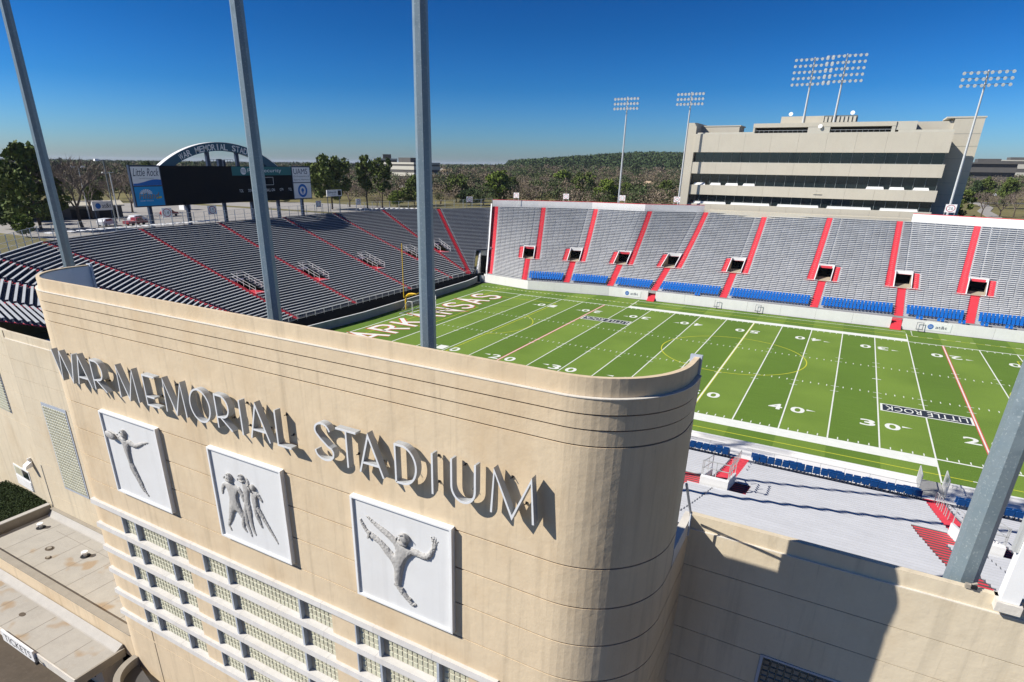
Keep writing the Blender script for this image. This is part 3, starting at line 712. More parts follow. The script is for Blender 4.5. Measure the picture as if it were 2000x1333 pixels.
for row in (0, 1):
    t = row/38; y = -13.7-28.9*t-.35; z = prof(t, 1.8, 11.1, .24)
    for x0, x1 in ((46.5,52.1),(54.0,66.0),(68.1,76)):
        n_ = int((x1-x0)/.56)
        for j in range(n_): put_seat(x0+.28+(x1-x0)*j/n_, y, z, ('blue seat in the near %s row, %s' % ('front' if row == 0 else 'second', 'left of the red steps' if x0 < 50 else ('between the two flights of red steps' if x0 < 60 else 'right of the big pole'))), 'blue seats in the %s near row' % ('front' if row == 0 else 'second')); cnt += 1
for xp in (51.1, 54.0, 56.9, 59.9, 62.6, 65.2, 70.5, 73.2):
    for j in (0, 1): put_seat(xp+j*.56, -12.75, 1.3, 'blue plastic seat of a pair standing on the white near walkway', 'paired blue seats on the near walkway'); cnt += 1
# far seats: one mesh each for the nearest, the rest joined
b = MB(); b.hexa([(-.21,0,.42),(.21,0,.42),(.21,-.42,.46),(-.21,-.42,.46)], [(-.21,0,.47),(.21,0,.47),(.21,-.42,.51),(-.21,-.42,.51)])
b.hexa([(-.21,.0,.45),(.21,.0,.45),(.21,.06,.45),(-.21,.06,.45)], [(-.21,.10,.95),(.21,.10,.95),(.21,.15,.95),(-.21,.15,.95)])
far_seat = b.mesh('stadium_seat', M['blue']); fv, ff = list(b.v), list(b.f)
spots = []
for i in range(1, 9):
    for k in range(4):
        tm = (k+.5)/48; Ln = SF.length(i, tm); n_ = int((Ln-2.0)/.53)
        for j in range(n_):
            u = (1.0+(Ln-2.0)*(j+.5)/n_)/Ln; p = SF.P(i, u, tm+.001); spots.append((p[0], p[1]+.12, SF.zrow(i, u, k)))
spots.sort(key=lambda p: (Vector(p)-CAM).length)
bb = MB()
for q, p in enumerate(spots):
    if q < 300-cnt:
        o = link('stadium_seat', far_seat, None, p); tag(o, 'bright blue seat in the front rows of the far grandstand', 'seat', 'blue seats of the far stand')
    else: bb.add([(v[0]+p[0], v[1]+p[1], v[2]+p[2]) for v in fv], ff)
tag(stuff(bb.build('stadium_seats', M['blue'])), 'rows of bright blue seats at the foot of the far grandstand', 'seats')
for xp in (69.9, 72.9, 75.8, 78.8, 82, 33.2):
    for j in (0, 1):
        o = link('stadium_seat', far_seat, None, (xp+j*.56, 58.9, 1.45)); tag(o, 'blue seat of a pair on the grey walkway above the far wall', 'seat', 'paired blue seats on the far walkway')
# back walls of the far grandstand
bw = thing('parapet_wall', 'white parapet wall with red rim along the back of the far grandstand', 'wall')
BWL = [(-25.3,80.9),(-14.2,84.9),(-1.0,89.1),(12.4,89.7),(25.2,95.7)]
for seg in (BWL, [(67.8,96.6),(80.7,92),(96,87),(112,81)]):
    for p, q in zip(seg, seg[1:]):
        n_ = 1
        strip_wall('wall_panel', [p, q], 14.2, 16.55, .3, M['whitewall'], bw); strip_wall('red_rim', [p, q], 16.56, 16.66, .32, M['redpaint'], bw)
b = MB(); b.hexa([(25.3,95.8,14.2),(67.6,97.0,14.2),(67.6,99.5,14.2),(25.3,99.5,14.2)], [(25.3,95.8,15.5),(67.6,97.0,15.5),(67.6,99.5,15.5),(25.3,99.5,15.5)]); b.build('stand_base_wall', M['press'], bw)
b = MB()
for j in range(12):
    ta, tb = j/12, (j+1)/12; pa, pb_ = SF.P(0,0,ta), SF.P(0,0,tb); o0, o1 = -.45, -.12
    b.hexa([(pa[0]+o0,pa[1],pa[2]-3),(pa[0]+o1,pa[1],pa[2]-3),(pb_[0]+o1,pb_[1],pb_[2]-3),(pb_[0]+o0,pb_[1],pb_[2]-3)],[(pa[0]+o0,pa[1],pa[2]+.7),(pa[0]+o1,pa[1],pa[2]+.7),(pb_[0]+o1,pb_[1],pb_[2]+.7),(pb_[0]+o0,pb_[1],pb_[2]+.7)])
b.build('raking_end_wall', M['white'], bw)
# tunnel in the far corner
tu = thing('field_tunnel', 'open tunnel with white side walls in the far corner of the field', 'tunnel')
b = MB(); b.hexa([(-16.6,58.2,0),(-16.2,58.2,0),(-20.0,66.2,0),(-20.4,66.2,0)], [(-16.6,58.2,2.6),(-16.2,58.2,2.6),(-20.0,66.2,6.3),(-20.4,66.2,6.3)]); b.hexa([(-14.2,58.6,0),(-13.9,58.6,0),(-18.6,68.9,0),(-18.9,68.9,0)], [(-14.2,58.6,2.6),(-13.9,58.6,2.6),(-18.6,68.9,6.4),(-18.9,68.9,6.4)]); b.build('side_wall', M['white'], tu)
b = MB(); b.quad((-17.5,55,.03),(-14,55.5,.03),(-18.6,69,.6),(-21,69,.6)); b.build('ramp', M['tunnel_tan'], tu)
b = MB(); b.quad((-20.3,65.8,0),(-17.6,66.8,0),(-17.6,66.8,4.6),(-20.3,65.8,4.6)); b.build('opening', M['dark'], tu)
b = MB(); b.hexa([(-20.4,65.7,4.6),(-17.5,66.7,4.6),(-17.5,67,4.6),(-20.4,66,4.6)],[(-20.4,65.7,6.6),(-17.5,66.7,6.6),(-17.5,67,6.6),(-20.4,66,6.6)]); b.build('lintel', M['rail'], tu)
b = MB()
for j in range(5): b.hexa([(-17.0+j*.62,56.6+j*.1,0),(-16.45+j*.62,56.7+j*.1,0),(-16.45+j*.62,56.8+j*.1,0),(-17.0+j*.62,56.7+j*.1,0)],[(-17.0+j*.62,56.6+j*.1,1.5),(-16.45+j*.62,56.7+j*.1,1.5),(-16.45+j*.62,56.8+j*.1,1.5),(-17.0+j*.62,56.7+j*.1,1.5)])
b.build('gate_panel', M['rail'], tu)

# ------------------------------------------------------------------ entrance tower (curved facade)
def arc(cx, cy, r, a0, a1, n): return [(cx+r*math.cos(a0+(a1-a0)*i/n), cy+r*math.sin(a0+(a1-a0)*i/n)) for i in range(n+1)]
def off_path(pts, d):  # offset to the left of travel
    out = []; n = len(pts)
    for i in range(n):
        a = (Vector(pts[i])-Vector(pts[max(i-1,0)])); b_ = (Vector(pts[min(i+1,n-1)])-Vector(pts[i]))
        if a.length < 1e-6: a = b_
        if b_.length < 1e-6: b_ = a
        a.normalize(); b_.normalize(); q = (Vector((-a.y,a.x))+Vector((-b_.y,b_.x))); q = q/q.length_squared*2
        out.append((pts[i][0]+q.x*d, pts[i][1]+q.y*d))
    return out
def sweep(b, outer, d_out, d_in, z0, z1_):
    """wall along the path; outward is right of travel; d_out proud, d_in thickness inward"""
    o = off_path(outer, -d_out); i_ = off_path(outer, d_in); n = len(outer)
    vs = []
    for k in range(n): vs += [(o[k][0],o[k][1],z0),(o[k][0],o[k][1],z1_),(i_[k][0],i_[k][1],z1_),(i_[k][0],i_[k][1],z0)]
    fs = []
    for k in range(n-1):
        a, c = 4*k, 4*(k+1); fs += [(a,c,c+1,a+1),(a+1,c+1,c+2,a+2),(a+2,c+2,c+3,a+3),(a+3,c+3,c,a)]
    fs += [(0,1,2,3),(4*(n-1)+3,4*(n-1)+2,4*(n-1)+1,4*(n-1))]
    b.add(vs, fs)
XL, XR, YF, RR = 21.9, 50.8, -50.0, 3.3
left_arc = arc(XL, YF+RR, RR, math.pi, 1.5*math.pi, 20); right_arc = arc(XR, YF+RR, RR, 1.5*math.pi, 2*math.pi, 20)
YE = -45.9
def flat_pts(n=16): return [(XL+(XR-XL)*i/n, YF) for i in range(1, n)]
full = [(XL-RR, YE)]+left_arc+flat_pts()+right_arc+[(XR+RR, YE)]
low = [(XL-RR, -42.6)]+left_arc+flat_pts()+right_arc+[(XR+RR, -42.6)]
tower = thing('entrance_tower', 'curved tan facade block of the stadium carrying the name letters and relief panels', 'building')
def course(name, path, dout, z0, z1_, m=M['plaster'], din=.30, smooth=True):
    b = MB(); sweep(b, path, dout, din, z0, z1_); o = b.build(name, m, tower)
    return o
course('parapet', full, -.13, 18.62, 19.28)
b = MB(); sweep(b, full, .0, .30, 18.18, 18.66); o = b.build('wall_course', M['plaster'], tower)
b = MB(); sweep(b, full, .02, .12, 18.665, 18.69); b.build('sunlit_edge', M['plaster_light'], tower)  # sun on the stepped ledge put in as a paler strip
for z0, z1_, dd in ((17.67,18.13,-.02),(17.12,17.62,-.04)): course('wall_course', full, dd, z0, z1_)
for zz in (18.13,17.62,17.07): course('shadow_groove', full, -.11, zz, zz+.05, M['joint'], .2)
course('wall_course', full, -.03, 12.655, 17.07)
for zz in (12.61,): course('joint', full, -.10, zz-.008, zz+.035, M['joint'], .2)
J = [12.61, 10.97, 9.33, 7.69]
for a, c in zip(J, J[1:]): course('wall_course', full if a > 12 else low, -.03, c+.045, a-.015)
for zz in J[1:]: course('joint', low, -.10, zz-.0, zz+.03, M['joint'], .2)
course('wall_course', low, -.03, 6.36, 7.675)
# window zone: solid arcs with joints, piers between the bays
LZ = [6.36-1.64*i for i in range(6)]       # ledge tops
bays = [(23.9,29.75),(31.1,40.2),(41.6,47.6)]
lft = [(XL-RR,-42.6)]+left_arc; rgt = right_arc+[(XR+RR,-42.6)]
for i in range(5):
    za, zb = LZ[i+1], LZ[i]-.045
    for pth in (lft+[(bays[0][0], YF)], [(bays[0][1],YF),(bays[1][0],YF)], [(bays[1][1],YF),(bays[2][0],YF)], [(bays[2][1],YF)]+rgt):
        course('wall_course', pth, -.03, za, zb)
    for pth in (lft+[(XL+.2, YF)], [(XR-.2,YF)]+rgt): course('joint', pth, -.10, zb, zb+.045, M['joint'], .2)
course('wall_course', low, -.05, -3.4, LZ[5]-.03); course('joint', low, -.075, -3.43, -3.4, M['joint'], .2)
course('wall_course', low, -.05, -10.2, -3.43)
for i in range(6):
    b = MB(); zt = LZ[i]
    xs = 21.25; xe = 49.0
    n_ = 9
    for j in range(n_):
        xa, xb = xs+(xe-xs)*j/n_, xs+(xe-xs)*(j+1)/n_-.012
        yo = YF-.17
        b.hexa([(xa,yo,zt-.30),(xb,yo,zt-.30),(xb,YF+.3,zt-.30),(xa,YF+.3,zt-.30)],[(xa,yo+.03,zt),(xb,yo+.03,zt),(xb,YF+.3,zt+.02),(xa,YF+.3,zt+.02)])
    b.build('ledge', M['ledge'], tower)
for bi, (xa, xb) in enumerate(bays):
    mull = [xa+1.45, xb-1.45] if bi != 1 else [xa+2.0, xb-2.0]
    for i in range(5):
        za, zb = LZ[i+1]+.02, LZ[i]-.30
        w = MB(); w.box(xa, xb, YF+.20, YF+.34, za, zb); win = w.build('window', M['mortar'], tower)
        gb = MB(); xc = xa+.12; nrow = 4; bh_ = (zb-za)/nrow
        while xc < xb-.2:
            nxt = xc+.27
            if not any(xc-.05 < mm < nxt+.05 for mm in mull):
                for r_ in range(nrow):
                    x0, x1, y0, y1 = xc+.012, nxt-.012, za+r_*bh_+.014, za+(r_+1)*bh_-.014
                    gb.add([(x0,YF+.198,y0),(x1,YF+.198,y0),(x1,YF+.198,y1),(x0,YF+.198,y1),(x0+.035,YF+.172,y0+.035),(x1-.035,YF+.172,y0+.035),(x1-.035,YF+.172,y1-.035),(x0+.035,YF+.172,y1-.035)],
                           [(0,1,5,4),(1,2,6,5),(2,3,7,6),(3,0,4,7),(4,5,6,7)])
            xc = nxt
        stuff(gb.build('glass_blocks', M['glassblock'], win))
        for mm in mull:
            b = MB(); b.box(mm-.06, mm+.06, YF-.05, YF+.33, za, zb); b.build('mullion', M['steelwin'], win)
        b = MB(); b.box(xa+.002, xa+.07, YF-.0, YF+.33, za, zb); b.box(xb-.07, xb-.002, YF+.15, YF+.33, za, zb); b.build('frame', M['steelwin'], win)
# joints of pavement-side lower block
b = MB(); b.box(24.03, 24.07, YF+.035, YF+.055, -3.35, LZ[5]-.35); b.box(24.03,24.07,YF+.035,YF+.055,-7,-3.5); b.build('joint', M['joint'], tower)
for X, Y0 in ((XR+RR-.16, YE), (XL-RR+.16, YE)):
    s_ = 1 if X > 40 else -1
    b = MB(); b.box(X-.28, X+.10, Y0, Y0+.14, 11.9, 19.34) if s_ > 0 else b.box(X-.12, X+.28, Y0, Y0+.14, 11.9, 19.34)
    b.build('end_flashing', M['steelwin'], tower)
b = MB(); sweep(b, full, -.305, .33, 11.3, 19.2); b.build('inner_lining', M['white'], tower)
b = MB(); b.box(XL-RR+.5, XR+RR-.5, -46.4, -43.2, 11.0, 11.25); b.build('roof', M['roof'], tower)
# ------------------------------------------------------------------ wing walls
YW, ZW = -42.9, 11.75
def wing(x0, x1, lab, cuts=()):
    t = thing('stadium_wall', lab, 'wall')
    js = [10.60, 9.33+.02, 7.71, 6.07, 4.43, 2.79, 1.15, -.49, -2.13, -3.77, -5.41, -7.05, -8.69, -10.3]
    segs = []
    def plate(xa, xb, za, zb, yo=0.0, m=M['plaster_wing'], nm='wall_course'):
        # respect cuts
        cs = [c for c in cuts if c[0] < xb and c[1] > xa and c[2] < zb and c[3] > za]
        if not cs: b = MB(); b.box(xa, xb, YW+yo, YW+.35, za, zb); b.build(nm, m, t); return
        c = cs[0]
        if c[0] > xa: plate(xa, c[0], za, zb, yo, m, nm)
        if c[1] < xb: plate(c[1], xb, za, zb, yo, m, nm)
        if c[2] > za: plate(max(xa,c[0]), min(xb,c[1]), za, c[2], yo, m, nm)
        if c[3] < zb: plate(max(xa,c[0]), min(xb,c[1]), c[3], zb, yo, m, nm)
    plate(x0, x1, 11.10, ZW, .10, M['plaster_wing'], 'parapet')
    b = MB(); b.box(x0, x1-1.5, YW+.005, YW+.10, 11.10, 11.125); b.build('sunlit_edge', M['plaster_light'], t)  # paler strip carries the sunlit top of the course
    plate(x0, x1, js[1]+.03, 11.10)
    for a, c in zip(js[1:], js[2:]):
        plate(x0, x1, c+.03, a); plate(x0, x1, a, a+.03, .03, M['joint'], 'joint')
    return t
wr = wing(53.95, 66.6, 'pale tan stadium wall with long joints right of the curved facade block', cuts=[(57.69,66.6,2.0,6.15)])
b = MB(); b.box(57.69, 66.6, YW+.30, YW+.34, 2.0, 6.15); wwin = b.build('window', M['mortar'], wr)
b = MB(); b.box(57.7,57.82,YW-.04,YW+.3,2.0,6.14); b.box(57.821,66.59,YW-.04,YW+.3,6.05,6.14); b.build('frame', M['steelwin'], wwin)
blk = MB(); blk.add([(0,0,0),(.40,0,0),(.40,0,.40),(0,0,.40),(.05,.0,.05),(.35,.0,.05),(.35,.0,.35),(.05,.0,.35)], [])
blk = MB(); s_ = .285
blk.add([(0.012,0,0.012),(s_-.012,0,0.012),(s_-.012,0,s_-.012),(0.012,0,s_-.012),(.045,.05,.045),(s_-.045,.05,.045),(s_-.045,.05,s_-.045),(.045,.05,s_-.045)], [(0,1,5,4),(1,2,6,5),(2,3,7,6),(3,0,4,7),(4,5,6,7)])
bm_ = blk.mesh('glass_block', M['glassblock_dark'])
for i in range(18):
    for j in range(10): link('glass_block', bm_, wwin, (57.86+i*s_, YW+.235, 6.0-(j+1)*s_))
wl_ = wing(-2.4, 18.8, 'tan stadium wall left of the facade block, behind the small flat roof')
b = MB(); b.box(.95, 4.75, YW-.05, YW-.002, -2.2, 6.07); lw = b.build('window', M['steelwin'], wl_)
b = MB(); s2 = .27
for i in range(13):
    for j in range(29):
        x0, z0 = 1.08+i*s2, -2.02+j*s2
        b.add([(x0,YW-.052,z0),(x0+s2-.02,YW-.052,z0),(x0+s2-.02,YW-.052,z0+s2-.02),(x0,YW-.052,z0+s2-.02),(x0+.04,YW-.085,z0+.04),(x0+s2-.06,YW-.085,z0+.04),(x0+s2-.06,YW-.085,z0+s2-.06),(x0+.04,YW-.085,z0+s2-.06)], [(0,1,5,4),(1,2,6,5),(2,3,7,6),(3,0,4,7),(4,5,6,7)])
stuff(b.build('glass_blocks', M['glassblock'], lw))
# angled outer wall at far left
al = thing('stadium_wall', 'light tan outer stadium wall bending away at the far left edge', 'wall')
ang = R(4); dv = Vector((-math.cos(ang), math.sin(ang))); nv = Vector((-dv.y, dv.x))
def awall(s0, s1, za, zb, o, th, m, name, par):
    p0 = Vector((-2.42,-42.85))+dv*s0; p1 = Vector((-2.42,-42.85))+dv*s1; n1 = Vector((-math.sin(ang), -math.cos(ang)))
    a, b_ = p0+n1*o, p1+n1*o; c, d = p1-n1*th, p0-n1*th
    q = MB(); q.hexa([(a.x,a.y,za),(b_.x,b_.y,za),(c.x,c.y,za),(d.x,d.y,za)],[(a.x,a.y,zb),(b_.x,b_.y,zb),(c.x,c.y,zb),(d.x,d.y,zb)]); return q.build(name, m, par)
js = [11.75, 10.6, 9.35, 7.71, 6.07, 4.43, 2.79, -10.2]
for a, c in zip(js, js[1:]):
    awall(0, 30, c+.03, a-.0, 0, .35, M['plaster_wing'], 'wall_course', al); awall(0, 30, c, c+.03, -.03, .3, M['joint'], 'joint', al)
w1 = awall(3.4, 7.5, 3.5, 8.0, .05, 0, M['steelwin'], 'window', al)
for j in range(16): awall(3.5, 7.4, 3.62+j*.27, 3.78+j*.27, .12, -.02, M['glassblock'], 'louver', w1)
w2 = awall(3.9, 7.3, -4.9, -2.7, .05, 0, M['white'], 'window', al)
awall(4.05, 5.4, -3.7, -2.85, .07, 0, M['glass'], 'pane', w2); awall(5.55, 7.1, -3.7, -2.85, .07, 0, M['glassblock'], 'pane', w2)
for j in range(5): awall(4.0, 7.2, -4.85+j*.2, -4.72+j*.2, .11, -.03, M['panel'], 'louver', w2)
awall(-.5+.55, .10, -6, -.8, .10, 0, M['rail'], 'downpipe', al)
sec = thing('security_light', 'white box security light on the far left wall above the hedge', 'light')
p = Vector((-2.42,-42.85))+dv*2.3
b = MB(); b.hexa([(p.x-.3,p.y-.75,-1.6),(p.x+.3,p.y-.75,-1.6),(p.x+.3,p.y-.1,-1.5),(p.x-.3,p.y-.1,-1.5)],[(p.x-.3,p.y-.65,-1.3),(p.x+.3,p.y-.65,-1.3),(p.x+.3,p.y-.1,-1.0),(p.x-.3,p.y-.1,-1.0)]); b.build('housing', M['white'], sec)
b = MB(); b.box(p.x-.05,p.x+.05,p.y-.3,p.y+.0,-1.0,-.7); b.build('bracket', M['white'], sec)

# ------------------------------------------------------------------ name letters
ZB, LH = 14.15, 1.60; SWD = .078
def circ(cx, cz, rx, rz, a0, a1, n=18): return [(cx+rx*math.cos(a0+(a1-a0)*i/n), cz+rz*math.sin(a0+(a1-a0)*i/n)) for i in range(n+1)]
pi = math.pi
def glyph(ch, w, h):
    S = []
    if ch == 'W': S = [[(0,h),(.26*w,0),(.40*w,.92*h)],[(.40*w,.92*h),(.72*w,0),(w,h)]]; S = [[(0,h),(.24*w,.02),(.38*w,h)],[(.38*w,h),(.74*w,.02),(w*.99,h)]]
    if ch == 'A': S = [[(0,0),(.42*w,h),(w,0)],[(.10*w,.27*h),(.84*w,.27*h)]]
    if ch == 'R': S = [[(.04,0),(.04,h)],[(.04,h-.04),(.35*w,h-.04)]+circ(.42*w,.66*h,.5*w,.34*h-.04,pi/2,-pi/2,14)+[(.04,.32*h)],[(.30*w,.32*h),(w,0)]]
    if ch == 'M': S = [[(0,0),(.10*w,h)],[(.10*w,h),(.52*w,.02)],[(.52*w,.02),(.88*w,h)],[(.88*w,h),(w,0)]] ; S = [[(0,0),(.06*w,h),(.50*w,.02),(.92*w,h),(w,0)]]
    if ch == 'E': S = [[(w,h-.05),(.05,h-.05),(.05,.05),(w,.05)],[(.05,.30*h),(.72*w,.30*h)]]
    if ch == 'O': S = ['c', circ(w/2,h/2,w/2-.04,h/2-.03,0,2*pi,40)[:-1]]
    if ch == 'I': S = [[(.05,0),(.05,h)]]
    if ch == 'L': S = [[(.05,h),(.05,.05),(w,.05)]]
    if ch == 'S': S = [circ(.47*w,.80*h,.36*w,.19*h,R(5),R(215),14)+[(.35*w,.58*h),(.72*w,.40*h)]+circ(.50*w,.24*h,.45*w,.22*h,R(35),R(-180),16)]
    if ch == 'T': S = [[(0,h-.05),(w,h-.05)],[(.5*w,h-.05),(.5*w,0)]]
    if ch == 'D': S = [[(.05,.04),(.05,h-.04),(.30*w,h-.04)]+circ(.35*w,.5*h,.62*w,.5*h-.04,pi/2,-pi/2,20)+[(.05,.04)]]
    if ch == 'U': S = [[(.05,h),(.05,.42*h)]+circ(w/2,.36*h,w/2-.05,.34*h,pi,2*pi,16)+[(w-.05,.42*h),(w-.05,h)]]
    return S
LET = [('W',22.02,1.95),('A',24.0,1.2),('R',25.5,1.0),('M',27.7,1.48),('E',29.82,.95),('M',31.33,1.45),('O',33.15,1.42),('R',34.92,.92),('I',36.48,.1),('A',37.05,1.12),('L',38.6,.8),
       ('S',40.72,1.05),('T',41.93,1.0),('A',43.04,1.12),('D',44.7,1.0),('I',46.32,.1),('U',47.12,1.05),('M',48.76,1.58)]
names = ['first letter of the name, at the far left','between W and R of the first word','last letter of the first word','first letter of the middle word','between the two M letters','second M of the middle word','round one before the second R','right of the round O','thin one before the second A','second from last in the middle word','last letter of the middle word',
         'first letter of the last word','second letter of the last word','between T and D','between A and the last thin I','thin one between D and U','between I and the last M','last letter, at the right end of the name']
for (ch, x, w), nm in zip(LET, names):
    g_ = glyph(ch, w, LH); ft, bd = MB(), MB()
    if g_ and g_[0] == 'c':
        ft.ribbon(g_[1], SWD, -50.42, -50.405, True); bd.ribbon(g_[1], SWD, -50.404, -50.12, True)
    else:
        for k, st in enumerate(g_): e = k*.003; ft.ribbon(st, SWD, -50.42+e, -50.405+e); bd.ribbon(st, SWD, -50.404+e, -50.12-e)
    t = thing('facade_letter', 'grey facade letter %s, %s' % (ch, nm), 'letter', 'metal letters of the stadium name', (x, 0, ZB))
    bd.build('letter_body', M['letter'], t); ft.build('letter_face', M['letter_face'], t)
    b = MB()
    for px, pz in ((w*.35, LH*.82), (w*.7, LH*.3)) if w > .3 else ((.05, LH*.85), (.05, LH*.2)): b.tube([(px,-50.13,pz),(px+.05,-49.96,pz+.03)], .018, 4); b.tube([(px,-50.0,pz-.05),(px,-50.0,pz+.05)], .03, 4)
    b.build('bracket', M['dark'], t)

# ------------------------------------------------------------------ relief panels
def skin_figure(name, chains, parent, scale_y=.55, m=M['relief'], y0=-50.10):
    verts, edges, rad = [], [], []
    idx = {}
    def vid(p, r):
        k = (round(p[0],3), round(p[1],3))
        if k in idx: return idx[k]
        idx[k] = len(verts); dy = p[2] if len(p) > 2 else 0.0; verts.append((p[0], dy, p[1])); rad.append(r); return idx[k]
    for ch in chains:
        prev = None
        for p, r in ch:
            i = vid(p, r)
            if prev is not None and prev != i: edges.append((prev, i))
            prev = i
    me = bpy.data.meshes.new(name); me.from_pydata(verts, edges, []); me.update()
    o = link(name, me, parent, (0,0,0)); o.location = (parent_off[0], y0, parent_off[1]); o.scale = (1, scale_y, 1)
    md = o.modifiers.new('Skin', 'SKIN'); md.use_smooth_shade = True; md.branch_smoothing = .6
    if not me.skin_vertices: me.skin_vertices.new()
    for i, sv in enumerate(me.skin_vertices[0].data): sv.radius = (rad[i]*1.16, rad[i]*1.16); sv.use_root = (i == 0)
    sb = o.modifiers.new('Sub', 'SUBSURF'); sb.levels = 2; sb.render_levels = 3
    tx = bpy.data.textures.new('carve', 'CLOUDS'); tx.noise_scale = .07; tx.noise_depth = 3
    dm = o.modifiers.new('Carve', 'DISPLACE'); dm.texture = tx; dm.strength = .075; dm.mid_level = .5
    me.materials.append(m); return o
def relief_panel(x0, z0, w, h, lab):
    t = thing('relief_panel', lab, 'panel', 'white relief panels below the name')
    b = MB(); b.box(x0+.06, x0+w-.06, -50.11, -50.0, z0+.06, z0+h-.06); b.build('panel', M['panel'], t)
    b = MB(); y0, y1 = -50.20, -49.96; fw_ = .10
    b.hexa([(x0,y0,z0+h-fw_),(x0+w,y0,z0+h-fw_),(x0+w,y1,z0+h-fw_),(x0,y1,z0+h-fw_)],[(x0,y0,z0+h-.02),(x0+w,y0,z0+h-.02),(x0+w,y1,z0+h),(x0,y1,z0+h)])
    b.box(x0, x0+w, y0, y1, z0, z0+fw_); b.box(x0, x0+fw_, y0, y1, z0+fw_, z0+h-fw_); b.box(x0+w-fw_, x0+w, y0, y1, z0+fw_, z0+h-fw_); b.build('frame', M['white'], t)
    return t
t = relief_panel(24.72, 7.92, 4.85, 4.85, 'white relief panel of a single leaping ball thrower, leftmost of the three'); parent_off = (24.5, 7.7)
def C(*a): return list(a)
pel = (2.07,2.62); che = (2.02,3.40); nk = (2.10,3.78)
f = skin_figure('relief_figure', [
    C((pel,.20),((2.03,3.0),.19),(che,.24),(nk,.11),((2.10,4.0),.17),((2.12,4.20),.19),((2.10,4.33),.10)),
    C((che,.24),((2.40,3.72),.15),((2.70,3.58),.14),((2.98,3.60),.11),((3.4,3.80),.09),((3.85,3.98),.06),((4.12,4.05),.04)),
    C((che,.24),((1.78,3.66),.13),((1.52,3.72),.12),((1.3,3.9),.09)),
    C((pel,.20),((2.25,2.2),.17),((2.52,1.72),.12),((2.70,1.3),.11),((2.88,.88),.07),((3.12,.62),.05)),
    C((pel,.20),((2.12,2.1),.15),((2.36,1.62),.11),((2.62,1.1),.09),((2.78,.80),.06))], t, .75)
b = MB(); n_ = 14
for i in range(n_):
    for j in range(6): pass
bmv = []; 
for i in range(9):
    for j in range(10):
        a = pi*i/8; c_ = 2*pi*j/10; bmv.append((.42*math.cos(a), .10*math.sin(a)*math.sin(c_), .22*math.sin(a)*math.cos(c_)))
b.add(bmv, [(i*10+j, i*10+(j+1)%10, (i+1)*10+(j+1)%10, (i+1)*10+j) for i in range(8) for j in range(10)])
ob_ = b.build('relief_ball', M['relief'], t, True, (25.5, -50.28, 11.52)); ob_.rotation_euler = (0, R(12), 0)
t = relief_panel(33.42, 7.92, 4.82, 4.85, 'white relief panel of three running football players, middle of the three'); parent_off = (33.1, 7.7)
skin_figure('relief_figure', [
    C(((1.60,2.42),.22),((1.66,2.85),.24),((1.66,3.2),.28),((1.62,3.45),.14),((1.60,3.66),.19),((1.60,3.86),.17),((1.60,3.98),.09)),
    C(((1.66,3.2),.28),((1.25,3.38),.14),((1.02,3.22),.11),((.86,2.78),.07),((.82,2.68),.05)),
    C(((1.66,3.2),.28),((2.1,3.32),.15),((2.32,3.02),.12),((2.36,2.6),.08)),
    C(((1.60,2.42),.22),((1.38,2.1),.20),((1.24,1.6),.15),((1.0,1.12),.10),((.92,.98),.07),((1.08,.68),.06)),
    C(((1.60,2.42),.22),((1.92,2.12),.20),((2.18,1.78),.15),((2.0,1.28),.11),((2.22,.96),.06))], t, .6)
skin_figure('relief_figure', [
    C(((2.56,2.9),.18),((2.60,3.3),.2),((2.56,3.56),.2),((2.50,3.8),.12),((2.46,3.98),.18),((2.45,4.12),.12)),
    C(((2.56,3.56),.2),((2.84,3.72),.11),((2.80,3.98),.07),((2.62,4.0),.05)),
    C(((2.56,2.9),.18),((2.62,2.4),.17),((2.62,1.85),.13),((2.68,1.35),.09),((2.84,1.0),.05)),
    C(((2.56,2.9),.18),((2.36,2.3),.14),((2.30,1.6),.12),((2.46,1.1),.08),((2.54,.82),.05))], t, .45, y0=-50.11)
skin_figure('relief_figure', [
    C(((3.02,2.9),.19),((3.08,3.2),.22),((3.08,3.45),.2),((3.1,3.62),.12)),
    C(((3.08,3.45),.2),((3.42,3.36),.11),((3.64,3.02),.07)),
    C(((3.02,2.9),.19),((3.08,2.5),.17),((3.16,2.1),.13),((3.34,1.68),.08),((3.42,1.6),.06)),
    C(((3.02,2.9),.19),((3.30,2.55),.15),((3.52,2.2),.12),((3.80,1.82),.10),((4.05,1.45),.08),((4.34,1.02),.04))], t, .6)
t = relief_panel(42.15, 7.92, 4.85, 4.85, 'white relief panel of a high kicking football player, rightmost of the three'); parent_off = (42.0, 7.7)
